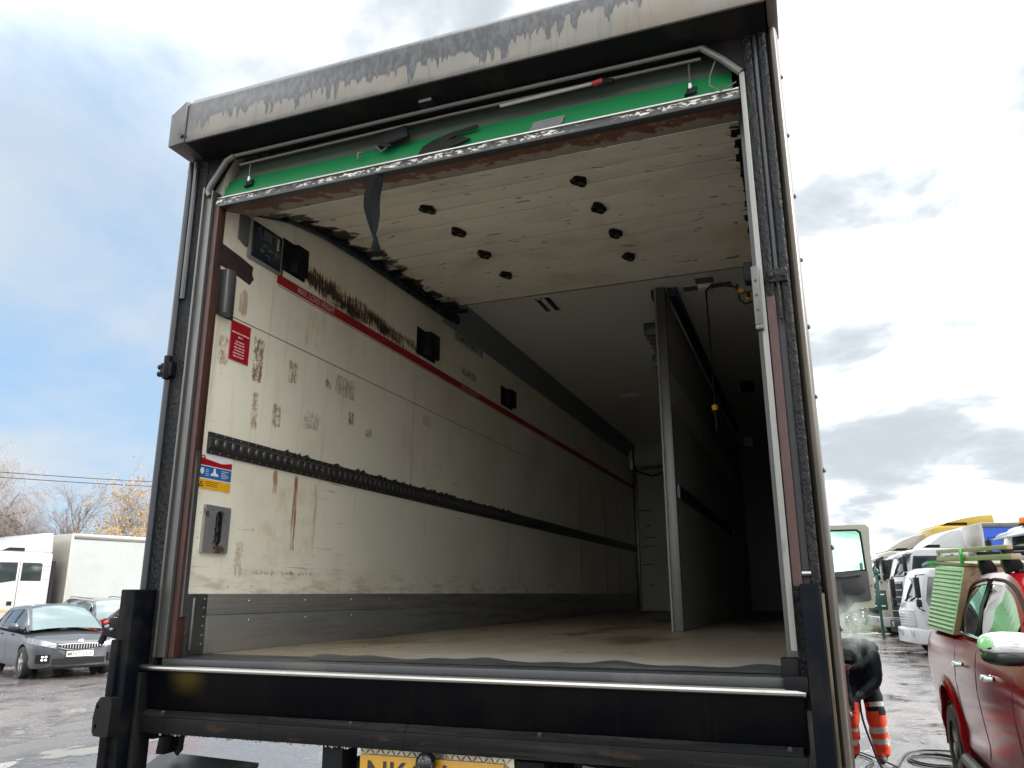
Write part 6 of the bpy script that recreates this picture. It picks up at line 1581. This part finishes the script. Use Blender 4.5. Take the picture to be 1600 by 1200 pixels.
bare_tree('birch_tree', 'tallest bare weeping birch at the left edge above the white cab', (-57.5, 42.0), 12.2, .75, 1, weep=.9, twig='twig_pale', mult=1.5)
bare_tree('birch_tree', 'birch with golden leaves left on it rising behind the curtain lorry roof', (-49.5, 46.5), 10.2, .65, 2, weep=.55, twig='twig_pale', leaf='leaf_gold', nleaf=4200, mult=1.45)
bare_tree('tree', 'thin bare tree with upright top just left of the golden birch', (-51.8, 45.0), 9.8, .5, 3, weep=.15)
bare_tree('tree', 'low spreading bare tree with reddish twigs behind the cab deflector', (-53.0, 42.5), 7.4, .95, 4, mult=1.25)
bare_tree('tree', 'greenish bushy bare tree at the far left behind the white cab', (-55.0, 39.0), 7.6, .9, 5, mult=1.25, leaf='leaf_green', nleaf=1500)
bare_tree('tree', 'second weeping bare tree below the tall birch at the left edge', (-58.5, 44.5), 9.6, .9, 6, weep=.8, twig='twig_pale', mult=1.1)
bare_tree('tree', 'dense dark bare tree between the reddish tree and golden birch', (-50.8, 44.0), 6.9, .95, 7, mult=1.3)
bare_tree('tree', 'low bare tree hidden mostly behind the lift column and lorry post', (-47.0, 48.0), 7.2, .9, 8, mult=1.2, leaf='leaf_gold', nleaf=700)
bare_tree('tree', 'bushy bare tree behind the gap between cab roof and deflector', (-54.2, 41.2), 6.6, .95, 9, mult=1.3, leaf='leaf_green', nleaf=700)
bare_tree('tree', 'bare thicket tree low on the skyline under the wires', (-56.5, 46.0), 7.0, .95, 10, mult=1.3)

# overhead wires between two poles that stand outside the frame
for k, (za, zb) in enumerate(((11.0, 10.3), (10.6, 10.0))):
    a = Vector((-62, 37, za)); b = Vector((-30, 59, zb)); mb = MB()
    mb.tube([a.lerp(b, u) - Vector((0, 0, .5 * math.sin(math.pi * u))) for u in np.linspace(0, 1, 20)], .028, 5)
    tag(mb.build('overhead_wire', 'wire', None), ['upper overhead wire crossing the sky above the birches', 'lower overhead wire crossing the sky above the birches'][k], 'wire', 'overhead wires')

# verge, low stone wall, mesh fence and green gate post between the cab door and the lorries
mb = MB(); mb.grid(lambda u, v: (-3 + 6.6 * u, 38.2 + 4.0 * v, .05 + .22 * v * (1 if v > .2 else 0) + .03 * math.sin(u * 40 + v * 9)), 40, 8)
vg = mb.build('verge', 'grass', None); vg['kind'] = 'structure'
mb = MB(); random.seed(31)
for k in range(5000):
    x = random.uniform(-2.6, 3.5); y = random.uniform(38.25, 41.2); z = .05 + .22 * (y - 38.2) / 4; h = random.uniform(.05, .17); a = random.uniform(0, 6.28); l = random.uniform(-.06, .06)
    mb.add([(x - .012 * math.cos(a), y - .012 * math.sin(a), z), (x + .012 * math.cos(a), y + .012 * math.sin(a), z), (x + l, y + l * .5, z + h)], [(0, 1, 2)])
o = mb.build('verge_grass', M('grass_blades', (.10, .125, .035), .7, layers=[((.20, .16, .07), (3, 3, 3), .45, .6, .8)]), None, smooth=0, recalc=False); o['kind'] = 'stuff'
sw = thing('stone_wall', 'low rough stone wall behind the grass verge right of the lorry', 'wall', (.5, 41.6, 0), in_place=True)
random.seed(12); me_cache = []
for k in range(6):
    mb = MB(); mb.ball((0, 0, 0), .5, .5, .5, 8, 5, .6); vv = []
    for p in mb.v: vv.append(tuple(Vector(p) * random.uniform(.88, 1.06)))
    mb.v = vv; o = mb.build('stone', 'stone', None, smooth=40); me_cache.append(o.data); bpy.data.objects.remove(o)
for row in range(6):
    x = -2.6
    while x < 3.6:
        w = random.uniform(.28, .50)
        o = bpy.data.objects.new('stone', random.choice(me_cache)); COL.objects.link(o); o.parent = sw
        o.location = (x + w / 2 - .5, random.uniform(-.02, .02), .22 + row * .17 + random.uniform(-.015, .015)); o.scale = (w * 1.02, .40, .20); o.rotation_euler = (random.uniform(-.08, .08), random.uniform(-.06, .06), random.choice((0, math.pi)))
        x += w
mb = MB(); random.seed(13)
for k in range(900):
    x = random.uniform(-2.6, 3.4); z = random.uniform(.2, 1.2) * (1 if x < 2 else .8); y = 41.38 - random.random() * .12; s = random.uniform(.03, .07); a = random.uniform(-1, 1)
    mb.add([(x - s, y, z), (x, y - .02, z + s), (x + s, y + .01, z + a * .03), (x, y - .03, z - s)], [(0, 1, 2, 3)])
o = mb.build('wall_ivy', 'leaf_green', None, smooth=0, recalc=False); o['kind'] = 'stuff'
fn = thing('mesh_fence', 'grey steel mesh fence above the stone wall', 'fence', (.5, 42.0, 0), in_place=True)
mb = MB()
for x in np.arange(-2.6, 3.6, .10): mb.box(x - .008, x + .008, 41.99, 42.0, 1.05, 1.72)
for z in (1.10, 1.4, 1.68): mb.box(-2.6, 3.6, 41.98, 41.989, z - .012, z + .012)
mb.build('mesh_panel', 'galv', fn)
for x in (-2.6, -.5, 1.6, 3.55):
    mb = MB(); mb.box(x - .03, x + .03, 42.01, 42.07, 0, 1.85); mb.build('fence_post', 'galv', fn)
gp = thing('sign_post', 'dark green post with a green board between the cab door and white lorries', 'post', (2.35, 34.0, 0), in_place=True)
mb = MB(); mb.box(2.30, 2.40, 33.95, 34.05, 0, 2.35); mb.build('post', 'dark_green', gp, bevel=.01)
mb = MB(); mb.box(2.02, 2.62, 33.90, 33.945, 1.05, 1.78); bd = mb.build('board', 'dark_green', gp, bevel=.02)
mb = MB()
for z in (1.20, 1.62):
    for x in (2.10, 2.40): mb.box(x, x + .14, 33.893, 33.898, z - .02, z + .02)
mb.build('board_slot', 'white_print', bd)
mb = MB(); mb.ball((2.35, 34, 2.45), .10, .08, .16, 12, 8); mb.build('post_lamp', 'dark_green', gp, smooth=60)
